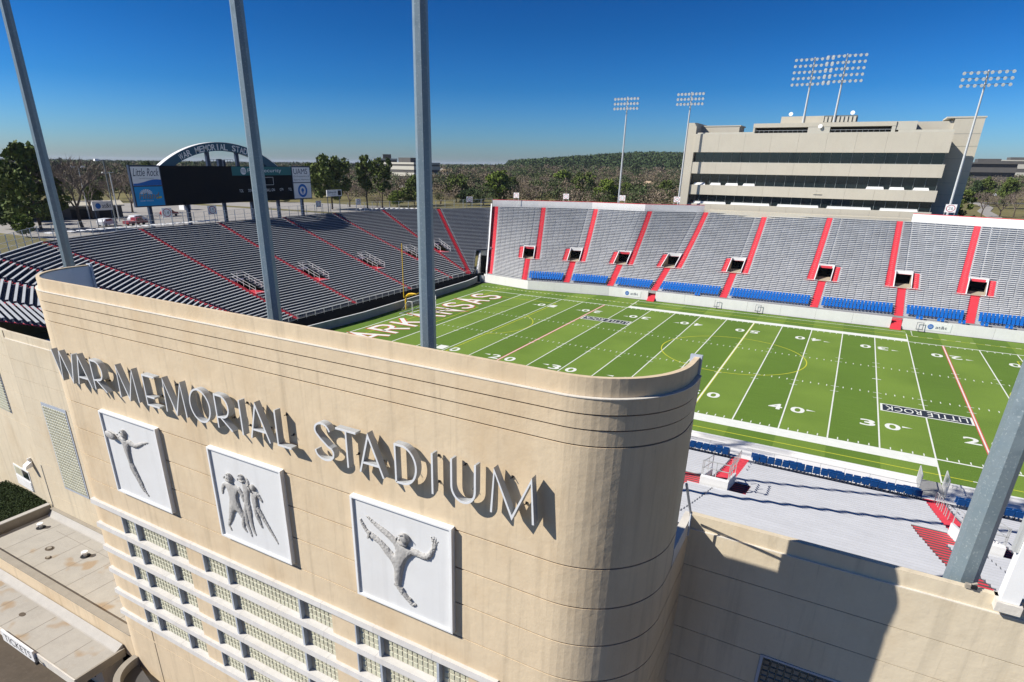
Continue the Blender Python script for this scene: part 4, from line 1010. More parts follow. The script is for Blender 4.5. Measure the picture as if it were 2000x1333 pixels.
skin_figure('relief_figure', [
    C(((2.42,2.58),.20),((2.56,2.9),.20),((2.74,3.26),.27),((2.68,3.52),.14),((2.74,3.72),.19),((2.78,3.94),.21),((2.80,4.08),.13)),
    C(((2.74,3.26),.27),((2.40,3.55),.15),((1.86,3.84),.13),((1.4,4.02),.09),((1.0,4.24),.06),((.88,4.30),.04)),
    C(((2.74,3.26),.27),((3.16,3.44),.15),((3.52,3.36),.13),((3.84,3.38),.13),((4.08,3.72),.10),((4.18,4.0),.07)),
    C(((4.18,4.0),.07),((4.06,4.3),.035),((4.05,4.38),.02)), C(((4.18,4.0),.07),((4.15,4.34),.035),((4.16,4.43),.02)), C(((4.18,4.0),.07),((4.24,4.32),.03),((4.27,4.41),.02)), C(((4.18,4.0),.07),((4.30,4.2),.03),((4.36,4.28),.02)),
    C(((2.42,2.58),.20),((2.2,2.72),.18),((1.86,3.02),.16),((1.52,3.30),.12),((1.15,3.45),.12),((.84,3.60),.08),((.66,3.86),.08),((.56,4.08),.05)),
    C(((2.42,2.58),.20),((2.42,2.25),.22),((2.36,1.85),.18),((2.34,1.50),.13),((2.55,1.25),.14),((2.82,1.0),.10),((3.02,.80),.10),((3.24,.86),.07))], t, .85)

def helmet(par, x, z, r_, y0, yaw, off):
    b = MB(); n1, n2 = 9, 14
    for i in range(n1+1):
        a = pi*i/n1
        for j in range(n2): c_ = 2*pi*j/n2; b.v.append((r_*1.12*math.sin(a)*math.cos(c_), .55*r_*math.sin(a)*math.sin(c_), r_*math.cos(a)))
    b.f += [(i*n2+j, i*n2+(j+1)%n2, (i+1)*n2+(j+1)%n2, (i+1)*n2+j) for i in range(n1) for j in range(n2)]
    b.ribbon([(-r_*.9,r_*.5),(0,r_*1.06),(r_*.9,r_*.5)], r_*.16, -.62*r_, -.2*r_)
    for k in (-.25,-.55): b.ribbon([(-r_*1.1,r_*k),(-r_*1.5,r_*(k-.1)),(-r_*1.15,r_*(k-.3))], r_*.1, -.62*r_, -.3*r_)
    b.ribbon([(-r_*1.0,-r_*.75),(-r_*.2,-r_*1.25),(r_*.8,-r_*1.15)], r_*.3, -.6*r_, 0)
    o = b.build('relief_helmet', M['relief'], par, True, (off[0]+x, y0, off[1]+z)); o.rotation_euler = (0, yaw, 0)
panels = [o for o in bpy.data.objects if o.name.startswith('relief_panel')]
panels.sort(key=lambda o: o.name)
helmet(panels[0], 2.12, 4.18, .17, -50.16, R(20), (24.5,7.7))
helmet(panels[1], 1.60, 3.82, .18, -50.16, R(10), (33.1,7.7)); helmet(panels[1], 2.45, 4.0, .16, -50.13, R(-10), (33.1,7.7)); helmet(panels[1], 3.12, 3.66, .16, -50.14, R(40), (33.1,7.7))
helmet(panels[2], 2.80, 3.92, .22, -50.18, R(10), (42.0,7.7))
for pn_, rows_ in ((panels[2], [((2.1,2.7),(2.5,2.45)),((2.2,1.55),(2.6,1.42)),((.95,3.3),(1.05,3.62)),((2.72,1.2),(2.98,1.05))]),):
    for (xa,za),(xb,zb) in rows_:
        b = MB(); b.ribbon([(xa,za),((xa+xb)/2,(za+zb)/2-.03),(xb,zb)], .07, -50.22, -50.1); b.build('relief_band', M['relief'], pn_, False, (42.0,0,7.7))
# ------------------------------------------------------------------ small flat roofs, ticket canopy at lower left
rf = thing('flat_roof', 'small grey flat roof with rounded corner and drains below the left wall', 'roof')
b = MB(); b.box(-2.5, 18.7, -49.1, -42.95, -6.2, -5.75); b.build('roof_deck', M['roof'], rf)
b = MB(); b.hexa([(-2.4,-43.7,-5.749),(19.4,-43.7,-5.749),(19.4,-42.96,-5.749),(-2.4,-42.96,-5.749)],[(-2.4,-43.6,-5.74),(19.4,-43.6,-5.74),(19.4,-42.96,-5.25),(-2.4,-42.96,-5.25)]); b.build('cant_strip', M['rooflow'], rf)
b = MB(); b.box(-2.4,19.4,-43.25,-42.92,-5.25,-5.17); b.build('wall_coping', M['coping'], rf)
b = MB(); b.hexa([(.4,-49.5,-7.2),(20.2,-49.5,-7.2),(20.2,-49.1,-7.2),(.4,-49.1,-7.2)],[(.4,-49.5,-5.05),(20.2,-49.5,-5.05),(20.2,-49.1,-5.05),(.4,-49.1,-5.05)]); b.hexa([(-10,-49.5,-10.2),(.4,-49.5,-10.2),(.4,-49.1,-10.2),(-10,-49.1,-10.2)],[(-10,-49.5,-5.05),(.4,-49.5,-5.05),(.4,-49.1,-5.05),(-10,-49.1,-5.05)]); b.build('parapet', M['plaster'], rf)
b = MB(); b.box(-10,20.2,-49.56,-49.0,-5.047,-4.97); b.build('coping', M['coping'], rf)
b = MB(); b.box(-3.2,-2.9,-49.0,-42.95,-6.2,-5.05); b.build('side_parapet', M['coping'], rf)
b = MB(); b.box(-3.3,-2.8,-49.0,-42.96,-5.047,-4.97); b.build('side_coping', M['rooflow'], rf)
b = MB(); b.prism([(-2.9,-49.0)]+arc(-.2,-46.3,2.7,1.5*pi,pi,10)[::1], -5.748, -5.72); b.build('corner_gutter', M['coping'], rf)
b = MB()
for i in range(9): b.box(-2.2+i*2.4, -2.17+i*2.4, -49.0, -43.8, -5.749, -5.742)
for i in range(4): b.box(1+i*4, 5+i*4, -44.6-.0, -44.57, -5.748, -5.741)
b.build('seam', M['roofseam'], rf)
for (x, y, r_) in ((3.4,-46.35,.42),(4.7,-47.1,.3)):
    b = MB(); b.prism([(x+r_*math.cos(a*pi/7),y+r_*.8*math.sin(a*pi/7)) for a in range(14)], -5.75, -5.735); d_ = b.build('drain', M['asphalt_old'], rf)
    b = MB(); b.prism([(x+r_*.5*math.cos(a*pi/7),y+r_*.4*math.sin(a*pi/7)) for a in range(14)], -5.73, -5.66); b.build('drain_grate', M['coping'], d_)
for (x, y, lab) in ((-.7,-45.0,'small white mushroom roof vent near the left corner of the flat roof'),(7.1,-45.4,'small roof vent with loose cap beside the curved facade block')):
    v = thing('roof_vent', lab, 'vent', None, (x,y,-5.75)); b = MB(); b.prism([(.12*math.cos(a*pi/5),.12*math.sin(a*pi/5)) for a in range(10)],0,.3); b.build('pipe', M['rail'], v)
    b = MB(); b.prism([(.26*math.cos(a*pi/5),.26*math.sin(a*pi/5)) for a in range(10)],.3,.44); b.build('cap', M['white'], v)
    b = MB(); b.prism([(.4*math.cos(a*pi/5),.4*math.sin(a*pi/5)) for a in range(10)],0,.03); b.build('flashing', M['dark'], v)
cn = thing('ticket_canopy', 'flat grey canopy over the ticket windows at the lower left', 'canopy')
b = MB(); b.box(-12, 19.0, -52.9, -49.56, -7.05, -6.6); b.build('canopy_roof', M['roof'], cn)
b = MB(); b.hexa([(-12,-50.2,-6.599),(18.95,-50.2,-6.599),(18.95,-49.57,-6.599),(-12,-49.57,-6.599)],[(-12,-50.1,-6.59),(18.95,-50.1,-6.59),(18.95,-49.57,-6.3),(-12,-49.57,-6.3)]); b.build('cant_strip', M['rooflow'], cn)
b = MB(); b.box(-12,19.12,-53.0,-52.902,-7.25,-6.55); b.build('fascia', M['plaster_light'], cn)
b = MB(); b.box(19.01,19.15,-52.9,-49.6,-6.85,-6.56); b.box(19.01,19.10,-52.9,-49.6,-7.25,-6.88); b.build('end_trim', M['coping'], cn)
b = MB()
for i in range(12): b.box(-10+i*2.4, -9.97+i*2.4, -52.9, -50.3, -6.599, -6.592)
b.build('seam', M['roofseam'], cn)
b = MB(); b.prism([(9.2+.3*math.cos(a*pi/6),-51.4+.2*math.sin(a*pi/6)) for a in range(12)],-6.6,-6.585); b.build('drain', M['asphalt_old'], cn)
b = MB(); b.box(-12,18,-50.9,-49.4,-10.1,-7.06); b.build('ticket_wall', M['plaster'], cn)
for i in range(3):
    b = MB(); b.box(15.2-i*3, 16.9-i*3, -50.96, -50.905, -9.2, -7.6); b.build('ticket_window', M['glass'], cn)
sg = thing('ticket_sign', 'white ticket sign board with black letters on the canopy edge', 'sign')
b = MB(); b.box(10.0, 14.3, -53.16, -53.02, -7.3, -6.35); b.build('board', M['white'], sg)
text_at('lettering', 'TICKETS', M['dark'], (10.35,-53.165,-7.12), (1,0,0), (0,0,1), w=3.6, h=.6, parent=sg)
b = MB(); b.tube([(14.4,-53.05,-6.9),(14.9,-53.25,-6.9)], .05, 5); b.box(14.85,15.05,-53.35,-53.15,-7.0,-6.8); b.build('lamp_arm', M['dark'], sg)
aw = thing('entrance_canopy', 'rounded concrete canopy rim with dark wet hollow at the foot of the facade', 'canopy')
b = MB(); ring = arc(23.4,-50.1,2.35,pi*.98,2*pi*.93,18); sweep(b, ring, 0, .42, -6.9, -5.9); b.build('rim', M['coping'], aw)
b = MB(); b.prism(arc(23.4,-50.1,1.95,pi*.99,2*pi*.93,18), -6.9, -6.5); b.build('hollow', M['darkwall'], aw)
hd = thing('hedge', 'dense dark green clipped hedge at the lower left corner below the wall', 'hedge')
def leaves(n, fn, size, m, name, par, flat_=0.0):
    P = np.array([fn() for _ in range(n)]); A = rng.normal(size=(n,3)); A /= np.linalg.norm(A,axis=1)[:,None]; B_ = np.cross(A, rng.normal(size=(n,3))); B_ /= np.linalg.norm(B_,axis=1)[:,None]
    s1 = size*rng.uniform(.6,1.4,(n,1)); s2 = size*rng.uniform(.4,1.0,(n,1))
    Vv = np.stack([P-A*s1-B_*s2, P+A*s1-B_*s2*.6, P+A*s1*.9+B_*s2, P-A*s1*.7+B_*s2*.8], 1).reshape(-1,3); Fv = np.arange(n*4).reshape(-1,4)
    return link(name, npmesh(name, Vv, Fv, m), par)
b = MB(); b.box(-12,-3.6,-46.1,-42.6,-10,-5.3); b.box(-12,-3.6,-48.7,-46.5,-10,-5.5); b.build('foliage_core', M['hedge'], hd)
leaves(26000, lambda: (random.uniform(-12,-3.5), random.choice((random.uniform(-46.2,-42.5), random.uniform(-48.8,-46.4))), -5.28+random.uniform(-.12,.16)), .055, M['hedge'], 'foliage', hd)
# white steel post on the right wing, junk on the parapet
wp = thing('steel_post', 'white painted square steel post standing on the right wall at the frame edge', 'post')
b = MB(); b.box(64.25,64.75,-43.1,-42.6,11.76,22); b.build('post', M['white'], wp)
b = MB(); b.box(64.15,64.85,-43.2,-42.5,11.40,11.75); b.build('base_plate', M['plaster_light'], wp)
b = MB(); b.box(64.10,64.24,-43.0,-42.7,13.6,16.5); b.build('conduit', M['rail'], wp)
fl_ = thing('flood_fixture', 'small rusty bracket fixture lying on the right parapet', 'fixture')
b = MB(); b.box(63.3,63.5,-42.85,-42.7,11.76,11.9); b.tube([(63.4,-42.8,11.85),(63.62,-42.75,11.98)], .05, 5); b.build('bracket', M['coping'], fl_)
b = MB(); b.box(63.45,63.62,-42.9,-42.72,11.80,11.93); b.build('housing', M['dark'], fl_)
# brace and side wall top between tower and wing
b = MB(); b.tube([(54.1,-43.1,11.75),(54.15,-45.8,14.6)], .05, 5); b.tube([(54.15,-43.6,11.2),(54.15,-43.6,12.3)], .04, 5); b.build('brace', M['steelwin'], tower)
b = MB(); b.box(53.75,54.06,-45.7,-42.6,10.9,11.72); b.build('side_coping', M['plaster_light'], tower)

# ------------------------------------------------------------------ big galvanised light poles
pole_spec = [(8.1,.415,.31,45,'leftmost of four, behind the left end of the facade'),(29.2,.45,.33,44,'second from the left, crossing the scoreboard'),(40.1,.43,.33,43,'thick pole at the centre of the picture'),(63.4,.50,.36,44,'thick one at the right edge beside the blue seats')]
for x, r0_, r1_, top, lab in pole_spec:
    t = thing('light_pole', 'grey galvanised light pole, '+lab, 'light pole', 'big galvanised poles behind the facade', (x,-41.6,0))
    b = MB(); n_ = 8; z0_ = 8.0
    vs = []
    for z_, r_ in ((z0_, r0_*1.03),(top, r1_*.8)): vs += [(r_*math.cos(2*pi*k/n_-.175), r_*math.sin(2*pi*k/n_-.175), z_) for k in range(n_)]
    b.add(vs, [(k,(k+1)%n_,n_+(k+1)%n_,n_+k) for k in range(n_)]+[tuple(range(n_,2*n_))]); b.build('shaft', M['galv'], t)
    b = MB(); b.box(-4,4,-.15,.0,top-1.0,top-.85); b.box(-4,4,-.15,0,top-2.4,top-2.25); b.box(-4,4,-.15,0,top-3.8,top-3.65); b.build('crossarm', M['galv'], t)
    lm = MB(); lm.tube([(0,-.1,0),(0,.55,-.25)], .16, 8, .34); lme = lm.mesh('lamp', M['lamp'])
    for j in range(3 if x > 20 else 0):
        for k in range(8): link('lamp', lme, t, (-3.7+k*1.05, .1, top-.9-j*1.4))

# ------------------------------------------------------------------ goalpost and soccer goal
gp = thing('goalpost', 'yellow football goalpost with tall uprights behind the left end zone', 'goalpost')
b = MB(); b.tube([(-11.6,24.4,0),(-11.6,24.4,1.9),(-11.4,24.4,2.5),(-10.9,24.4,2.9),(-10.2,24.4,3.05),(-9.1,24.4,3.05)], .17, 8); b.build('gooseneck', M['yellow'], gp)
b = MB(); b.tube([(-9.1,20.6,3.15),(-9.1,28.2,3.15)], .09, 8); b.build('crossbar', M['yellow'], gp)
for y in (20.6, 28.2):
    b = MB(); b.tube([(-9.1,y,3.1),(-9.1,y,12.4)], .075, 8); u_ = b.build('upright', M['yellow'], gp)
    b = MB(); b.quad((-9.1,y,12.3),(-9.1,y+.02,11.2),(-9.1,y+.14,11.2),(-9.1,y+.12,12.3)); b.build('wind_ribbon', M['red_line'], u_)
sg_ = thing('soccer_goal', 'white soccer goal with sloping net frame standing in the end zone', 'goal')
b = MB(); a0, a1 = 20.7, 28.0
b.tube([(-7.4,a0,0),(-7.4,a0,2.5),(-7.4,a1,2.5),(-7.4,a1,0)], .07, 6); b.build('goal_frame', M['white'], sg_)
b = MB()
for y in (a0, a1): b.tube([(-7.4,y,2.5),(-8.4,y,2.5),(-10.3,y,.06),(-7.4,y,.06)], .05, 5)
b.tube([(-10.3,a0,.06),(-10.3,a1,.06)], .06, 5); b.build('net_support', M['white'], sg_)
b = MB()
for i in range(37): y = a0+(a1-a0)*i/36; b.tube([(-8.4,y,2.5),(-10.3,y,.06)], .007, 3, cap=False)
for i in range(13): q = i/12; b.tube([(-8.4-1.9*q,a0,2.5-2.44*q),(-8.4-1.9*q,a1,2.5-2.44*q)], .007, 3, cap=False)
stuff(b.build('net', M['rail'], sg_))

# ------------------------------------------------------------------ scoreboard with arch
sc = thing('scoreboard', 'wide black scoreboard with advertising panels and arch lettering behind the end grandstand', 'scoreboard')
XS = -60.0
def sbox(name, y0, y1, za, zb, m, xo=0.0, th=.5, par=None):
    b = MB(); b.box(XS-th, XS+xo, y0, y1, za, zb); return b.build(name, m, par or sc)
sbox('cabinet', 12.5, 45.7, 16.75, 24.0, M['black'], 0, 1.2)
sbox('backing', 6.35, 12.45, 16.75, 24.1, M['navy'], .0, .6); sbox('backing', 45.75, 51.7, 16.75, 24.1, M['navy'], 0, .6)
p1_ = sbox('ad_panel', 6.6, 12.25, 20.55, 23.85, M['white'], .05, -.002); p2_ = sbox('ad_panel', 6.6, 12.25, 16.95, 20.35, M['sign_cyan'], .05, -.002)
p3_ = sbox('ad_panel', 45.95, 51.5, 20.55, 23.85, M['white'], .05, -.002); p4_ = sbox('ad_panel', 45.95, 51.5, 16.95, 20.35, M['white'], .05, -.002)
UY, UZ = (0,1,0), (0,0,1)
def stxt(s, y, z, w, h, m, par, x=.06, shear=0): return text_at('lettering', s, m, (XS+x, y, z), UY, UZ, w=w, h=h, parent=par, shear=shear)
stxt('Little Rock', 6.85, 22.2, 5.2, 1.35, M['navy'], p1_, shear=.35); stxt('CONVENTION BUREAU', 7.9, 21.72, 2.9, .16, M['mullion'], p1_)
b = MB(); pts = [(6.6,20.9),(7.5,20.95),(8.6,21.15),(9.6,21.4),(10.6,21.6),(11.4,21.62),(12.25,21.55)]
for (ya,za),(yb,zb) in zip(pts, pts[1:]): b.quad((XS+.057,ya,20.56),(XS+.057,yb,20.56),(XS+.057,yb,zb),(XS+.057,ya,za))
b.build('wave_band', M['sign_blue'], p1_)
o = stxt('Hiland', 7.3, 18.15, 4.1, 1.15, M['navy'], p2_, .058, .2); o = stxt('Hiland', 7.25, 18.2, 4.1, 1.12, M['coping'], p2_, .065, .2)
b = MB()
for k in range(9):
    a = pi*k/8; b.quad(*[(XS+.06, 8.8+r_*1.2*math.cos(a+da), 19.15+r_*.75*math.sin(a+da)) for r_, da in ((.2,-.1),(1,-.13),(1,.13),(.2,.1))])
b.build('crown_mark', M['white'], p2_)
stxt('DAIRY FOODS', 7.4, 17.75, 2.6, .2, M['white'], p2_); 
b = MB(); b.hexa([(XS+.056,10.7,18.1),(XS+.056,11.8,18.3),(XS+.058,11.8,18.3),(XS+.058,10.7,18.1)],[(XS+.056,10.7,18.4),(XS+.056,11.8,18.6),(XS+.058,11.8,18.6),(XS+.058,10.7,18.4)]); b.build('yellow_tab', M['sign_yellow'], p2_)
stxt('UAMS', 46.3, 22.35, 4.4, 1.2, M['navy'], p3_); stxt('Orthopaedics &', 46.2, 21.6, 5.0, .45, M['mullion'], p3_); stxt('Sports Medicine', 46.2, 20.85, 5.1, .45, M['mullion'], p3_)
b = MB()
def ring(yc, zc, r0_, r1_, n=28, x=.056):
    for i in range(n):
        a, c_ = 2*pi*i/n, 2*pi*(i+1)/n; b.quad(*[(XS+x, yc+r_*math.cos(q), zc+r_*math.sin(q)) for r_, q in ((r0_,a),(r1_,a),(r1_,c_),(r0_,c_))])
ring(48.7,18.65,.95,1.5); ring(48.7,18.75,0,.45); b.quad((XS+.057,48.5,17.95),(XS+.057,48.95,17.95),(XS+.057,48.85,18.4),(XS+.057,48.55,18.4)); b.build('emblem', M['sign_blue'], p4_)
gbd = sbox('banner_panel', 28.9, 45.6, 22.15, 23.95, M['teal'], .04, -.002); stxt('First Security', 33.0, 22.55, 9.6, 1.0, M['white'], gbd, .05)
b = MB(); ring(31.9, 23.05, 0, .75, 18, .05); b.build('globe', M['white'], gbd)
b = MB()
for k in range(3): b.quad((XS+.06,31.3,22.85+.25*k),(XS+.06,32.5,22.75+.25*k),(XS+.06,32.5,22.83+.25*k),(XS+.06,31.3,22.93+.25*k))
b.build('globe_lines', M['teal'], gbd)
for s_, y in (('TOL',30.2),('DOWN',32.6),('TO GO',35.2),('BALL ON',37.6),('QTR',41.6),('TOL',44.2)): stxt(s_, y, 18.75, .34*len(s_)+.1, .6, M['white'], sc, .02)
b = MB(); 
for (y0,y1,za,zb) in ((37.2,40.0,21.7,21.76),(37.2,40.0,20.1,20.16),(37.2,37.27,20.1,21.76),(39.93,40.0,20.1,21.76)): b.box(XS+.005,XS+.02,y0,y1,za,zb)
b.build('digit_frame', M['white'], sc)
# arch
yc, zc0 = 27.3, 24.0
half, rise = 14.6, 4.55; RA = (half**2+rise**2)/(2*rise); zc = zc0+rise-RA; th0 = math.asin(half/RA)
b = MB(); n_ = 40; rib = [(yc+RA*math.sin(-th0+2*th0*i/n_), zc+RA*math.cos(-th0+2*th0*i/n_)) for i in range(n_+1)]
def archpiece(rt_, rb_, x0, x1, m, name, par=sc):
    b = MB(); vs = []
    for i in range(n_+1):
        a = -th0*1.0+2*th0*i/n_
        for r_ in (rt_, rb_):
            for x in (x0, x1): vs.append((x, yc+r_*math.sin(a), max(zc0-.2, zc+r_*math.cos(a))))
    fs = []
    for i in range(n_): a, c_ = 4*i, 4*(i+1); fs += [(a,a+1,c_+1,c_),(a+2,c_+2,c_+3,a+3),(a,c_,c_+2,a+2),(a+1,a+3,c_+3,c_+1)]
    b.add(vs, fs); return b.build(name, m, par)
arch = archpiece(RA, RA-1.6, XS-1.2, XS-.2, M['archblue'], 'arch')
archpiece(RA+.06, RA+.003, XS-1.3, XS-.15, M['white'], 'arch_trim', arch)
word = 'WAR MEMORIAL STADIUM'; span = 1.30*th0
for i, ch in enumerate(word):
    if ch == ' ': continue
    a = -span/2-.03+span*1.03*(i+.5)/len(word)
    rr_ = RA-1.45; cy_, cz_ = yc+rr_*math.sin(a), zc+rr_*math.cos(a); ux = Vector((0,math.cos(a),-math.sin(a))); uy = Vector((0,math.sin(a),math.cos(a)))
    wd_ = .28 if ch == 'I' else .95; o_ = Vector((XS-.16, cy_, cz_))-ux*wd_/2
    text_at('arch_letter', ch, M['white'], o_, ux, uy, w=wd_, h=1.15, parent=arch, bold=.015)
b = MB()
for y in (23.9, 31.2): b.box(XS-1.0, XS-.4, y-.35, y+.35, 24, 27.0)
b.box(XS-1.0, XS-.4, 15.2, 16.2, 24, 24.8); b.box(XS-1,XS-.4,38.6,39.6,24,24.8); b.build('arch_post', M['navy'], sc)
b = MB()
for j in range(9): b.tube([(XS-1.5, 25.2+j*.7, 24),(XS-1.5,25.2+j*.7,25.3)], .04, 4)
b.tube([(XS-1.5,25.2,25.3),(XS-1.5,30.8,25.3)], .04, 4); b.tube([(XS-1.5,25.2,24.7),(XS-1.5,30.8,24.7)], .04, 4); b.box(XS-2.2,XS-1.6,27.2,28.0,24,25.4); b.box(XS-2.2,XS-1.6,28.4,28.9,24,25.2); b.build('catwalk', M['navy'], sc)
for y in (9.3, 17.5, 26.3, 33.6, 41.2, 48.7):
    b = MB(); b.box(XS-.9, XS-.3, y-.3, y+.3, 11, 16.76); b.build('leg', M['navy'], sc)
SG = {}
def number_sign(x, y, z, txt, yaw=0.0, w=1.35, lab=None):
    t = thing('section_sign', 'white section sign %s' % SG[txt], 'sign', 'section number signs', (x,y,z), yaw)
    b = MB(); b.box(-w/2, w/2, -.03, .03, 1.3, 1.3+w*.82); b.build('board', M['white'], t)
    b = MB(); b.box(-w/2+.05,-w/2+.13,-.02,.02,-.6,1.3); b.box(w/2-.13,w/2-.05,-.02,.02,-.6,1.3); b.build('post', M['rail'], t)
    b = MB(); n_ = 20; r0_, r1_ = .30*w, .36*w
    for i in range(n_):
        a, c_ = 2*pi*i/n_, 2*pi*(i+1)/n_; b.quad(*[(r_*math.cos(q)*1.15, -.036, 1.3+w*.41+r_*math.sin(q)) for r_, q in ((r0_,a),(r1_,a),(r1_,c_),(r0_,c_))])
    b.build('ring', M['darkred'], t)
    text_at('number', txt, M['mullion'], (-.22*w,-.036,1.3+w*.25), (1,0,0), (0,0,1), w=.44*w, h=.32*w, parent=t)
SG = {'14':'in front of the left advertising panel','15':'below the left part of the black scoreboard','16':'below the scoreboard left of the second pole','17':'below the right advertising panel','18':'under the small play clock board','19':'between the play clock and the central pole','20':'just right of the central pole','21':'at the left end of the white parapet','22':'over the second parapet panel from the left','23':'just right of the slim leftmost floodlight tower','24':'at the left foot of the press box','26':'at the right foot of the press box'}
for y, n_ in ((7.3,'14'),(17.0,'15'),(29.4,'16'),(46.0,'17'),(58.8,'18')): number_sign(-52.5 if y < 50 else -51.5, y, 14.0, n_, R(90), 2.0 if y < 40 else 1.7)
number_sign(-42.5, 72.5, 14.3, '19', R(50), 1.6); number_sign(-31.5, 79.5, 14.6, '20', R(30), 1.6)
for x, y, n_ in ((-19.5,83,'21'),(-7.5,87.3,'22'),(6.4,89.9,'23'),(19,93.2,'24'),(73.8,94.9,'26')): number_sign(x, y, 15.9, n_, 0, 1.5 if x < 60 else 1.9)
# phone company sign, small scoreboard
t = thing('advertising_sign', 'white phone company sign board with blue globe left of the scoreboard', 'sign')
b = MB(); b.box(-75.2,-75,6.6,10.6,15.5,17.2); b.build('board', M['white'], t)
b = MB(); ring_x = XS; XS_ = XS; XS = -75.0
ring(7.7,16.35,0,.55,18,.02); b.build('globe', M['sign_blue'], t); stxt('at&t', 8.45, 15.95, 1.9, .8, M['navy'], t, .03)
XS = XS_
b = MB(); b.box(-75.15,-75.05,6.9,7.05,11,15.5); b.box(-75.15,-75.05,10.2,10.35,11,15.5); b.build('post', M['navy'], t)
t = thing('play_clock', 'small white framed play clock board on posts right of the scoreboard', 'sign')
b = MB(); b.box(XS-.2,XS,56.9,60.6,17.0,18.55); b.build('board', M['white'], t); b = MB(); b.box(XS-.2,XS,60.65,62.3,17.0,18.55); fr_ = b.build('clock_frame', M['white'], t)
b = MB(); b.box(XS+.003,XS+.03,60.9,62.05,17.2,18.35); b.build('clock_face', M['black'], fr_); stxt('Edwards', 57.2, 17.75, 3.1, .5, M['navy'], t, .02, .2); stxt('FOODS', 58.6, 17.25, 1.6, .22, M['mullion'], t, .02)
b = MB(); b.box(XS-.15,XS-.05,57.0,57.15,11,17); b.box(XS-.15,XS-.05,61.4,61.55,11,17); b.build('post', M['navy'], t)
# rim fence of the end stand
fn = thing('rim_fence', 'wire and pipe fence along the rim of the end grandstand', 'fence')
rim = []
for i in range(0, len(LT)-1):
    if i < 3: continue
    (xa,ya),(xb,yb) = LT[i], LT[i+1]; n_ = max(1, round(math.hypot(xb-xa, yb-ya)/2.4)); za, zb = SL.z1s[i], SL.z1s[i+1]
    for j in range(n_): rim.append((xa+(xb-xa)*j/n_-.7, ya+(yb-ya)*j/n_, za+(zb-za)*j/n_))
rim.append((-27.2,84.0,14.7))
b = MB(); b.tube([(0,0,-3),(0,0,2.1)], .055, 5); pm_ = b.mesh('post', M['rail'])
for p_ in rim: link('post', pm_, fn, p_)
b = MB()
for h in (.5,1.15,2.05): b.tube([(x,y,z+h) for x,y,z in rim], .03, 4)
b.build('rails', M['rail'], fn)
b = MB()
for (xa,ya,za),(xb,yb,zb) in zip(rim, rim[1:]):
    for j in range(8): q = (j+.5)/8; x,y,z = xa+(xb-xa)*q, ya+(yb-ya)*q, za+(zb-za)*q; b.tube([(x,y,z+.1),(x,y,z+2.0)], .008, 3, cap=False)
stuff(b.build('wire', M['rail'], fn))
b = MB()
for i in range(0,9):
    if i < 5:   # bright upturned planks along the rim
        for j in range(4): y = -14+ (i*4+j)*1.6; b.hexa([(-52.6,y,14.2),(-51.0,y,14.2),(-51.0,y+.9,14.2),(-52.6,y+.9,14.2)],[(-52.6,y,14.3),(-51.0,y,14.25),(-51.0,y+.9,14.25),(-52.6,y+.9,14.3)])
for j in range(14): y = 59+j*1.0; x = -50.9+j*.85; b.hexa([(x-.6,y,14.3),(x+.5,y-.5,14.3),(x+.7,y,14.3),(x-.4,y+.5,14.3)],[(x-.6,y,14.42),(x+.5,y-.5,14.36),(x+.7,y,14.36),(x-.4,y+.5,14.42)])
b.build('rim_planks', M['white'], fn)

# ------------------------------------------------------------------ press box building
pb = thing('press_box', 'wide concrete press box building with three dark window bands behind the far grandstand', 'building')
def pbox(name, x0,x1,y0,y1,za,zb, m=M['press'], par=None): b = MB(); b.box(x0,x1,y0,y1,za,zb); return b.build(name, m, par or pb)
PX0, PX1, PY = 19.85, 71.3, 100.0
pbox('core', PX0+.3, PX1-.3, PY+2.2, PY+13, 11, 31.5, M['darkwall'])
for za, zb, yo in ((28.45,32.35,0),(23.65,26.1,.3),(18.85,20.95,.6),(11,16.6,.9)):
    n_ = 9
    for j in range(n_):
        xa, xb = PX0+(PX1-PX0)*j/n_, PX0+(PX1-PX0)*(j+1)/n_
        b = MB(); b.box(xa+.012, xb-.012, PY+yo, PY+2.19, za, zb); b.build('spandrel_panel', M['press'], pb)
    b = MB(); b.box(PX0, PX1, PY+yo+.01, PY+2.18, zb+.003, zb+.14); b.build('sill', M['press_light'], pb)
for (za, zb), yo in (((26.25,28.44),.3),((21.1,23.64),.6),((16.75,18.84),.9)):
    w_ = pbox('window_band', PX0+.35, PX1-.35, PY+1.6, PY+1.8, za, zb, M['glass'])
    for j in range(25):
        x = PX0+.35+(PX1-PX0-.7)*j/24; b = MB(); b.box(x-.05, x+.05, PY+1.5, PY+1.59, za, zb); b.build('mullion', M['mullion'], w_)
    if za < 26:
        rngs = ((20.6,25),(27,30.5),(32,36.5),(38,41)) if za > 20 else ((21,29),(30,39),(40.5,49.5),(51,60),(61.5,68.8))
        if za > 20: rngs = ((20.6,23.5),(24.6,27.2),(28.2,31.2),(32.2,35),(58,61.5),(62.4,65.3),(66.8,69.8))
        for xa, xb in rngs:
            b = MB(); b.hexa([(xa,PY+yo+.3,za-.02),(xb,PY+yo+.3,za-.02),(xb,PY+1.4,za-.02),(xa,PY+1.4,za-.02)],[(xa+.2,PY+yo+.7,za+.42),(xb-.2,PY+yo+.7,za+.42),(xb-.2,PY+1.4,za+.5),(xa+.2,PY+1.4,za+.5)]); b.build('covered_counter', M['panel'], w_)
b = MB(); b.box(47.5, 49.3, PY+.27, PY+.30, 19.9, 20.1) ; b.build('lettering_stain', M['press_light'], pb)
pbox('end_pier', 17.9, PX0-.01, PY+.2, PY+13, 11, 34.9); pbox('stair_tower', PX0, 28.7, PY+6, PY+13, 31.5, 34.3); pbox('stair_tower_cap', 19.86, 29.0, PY+5.9, PY+13.1, 34.303, 34.55, M['press_light'])
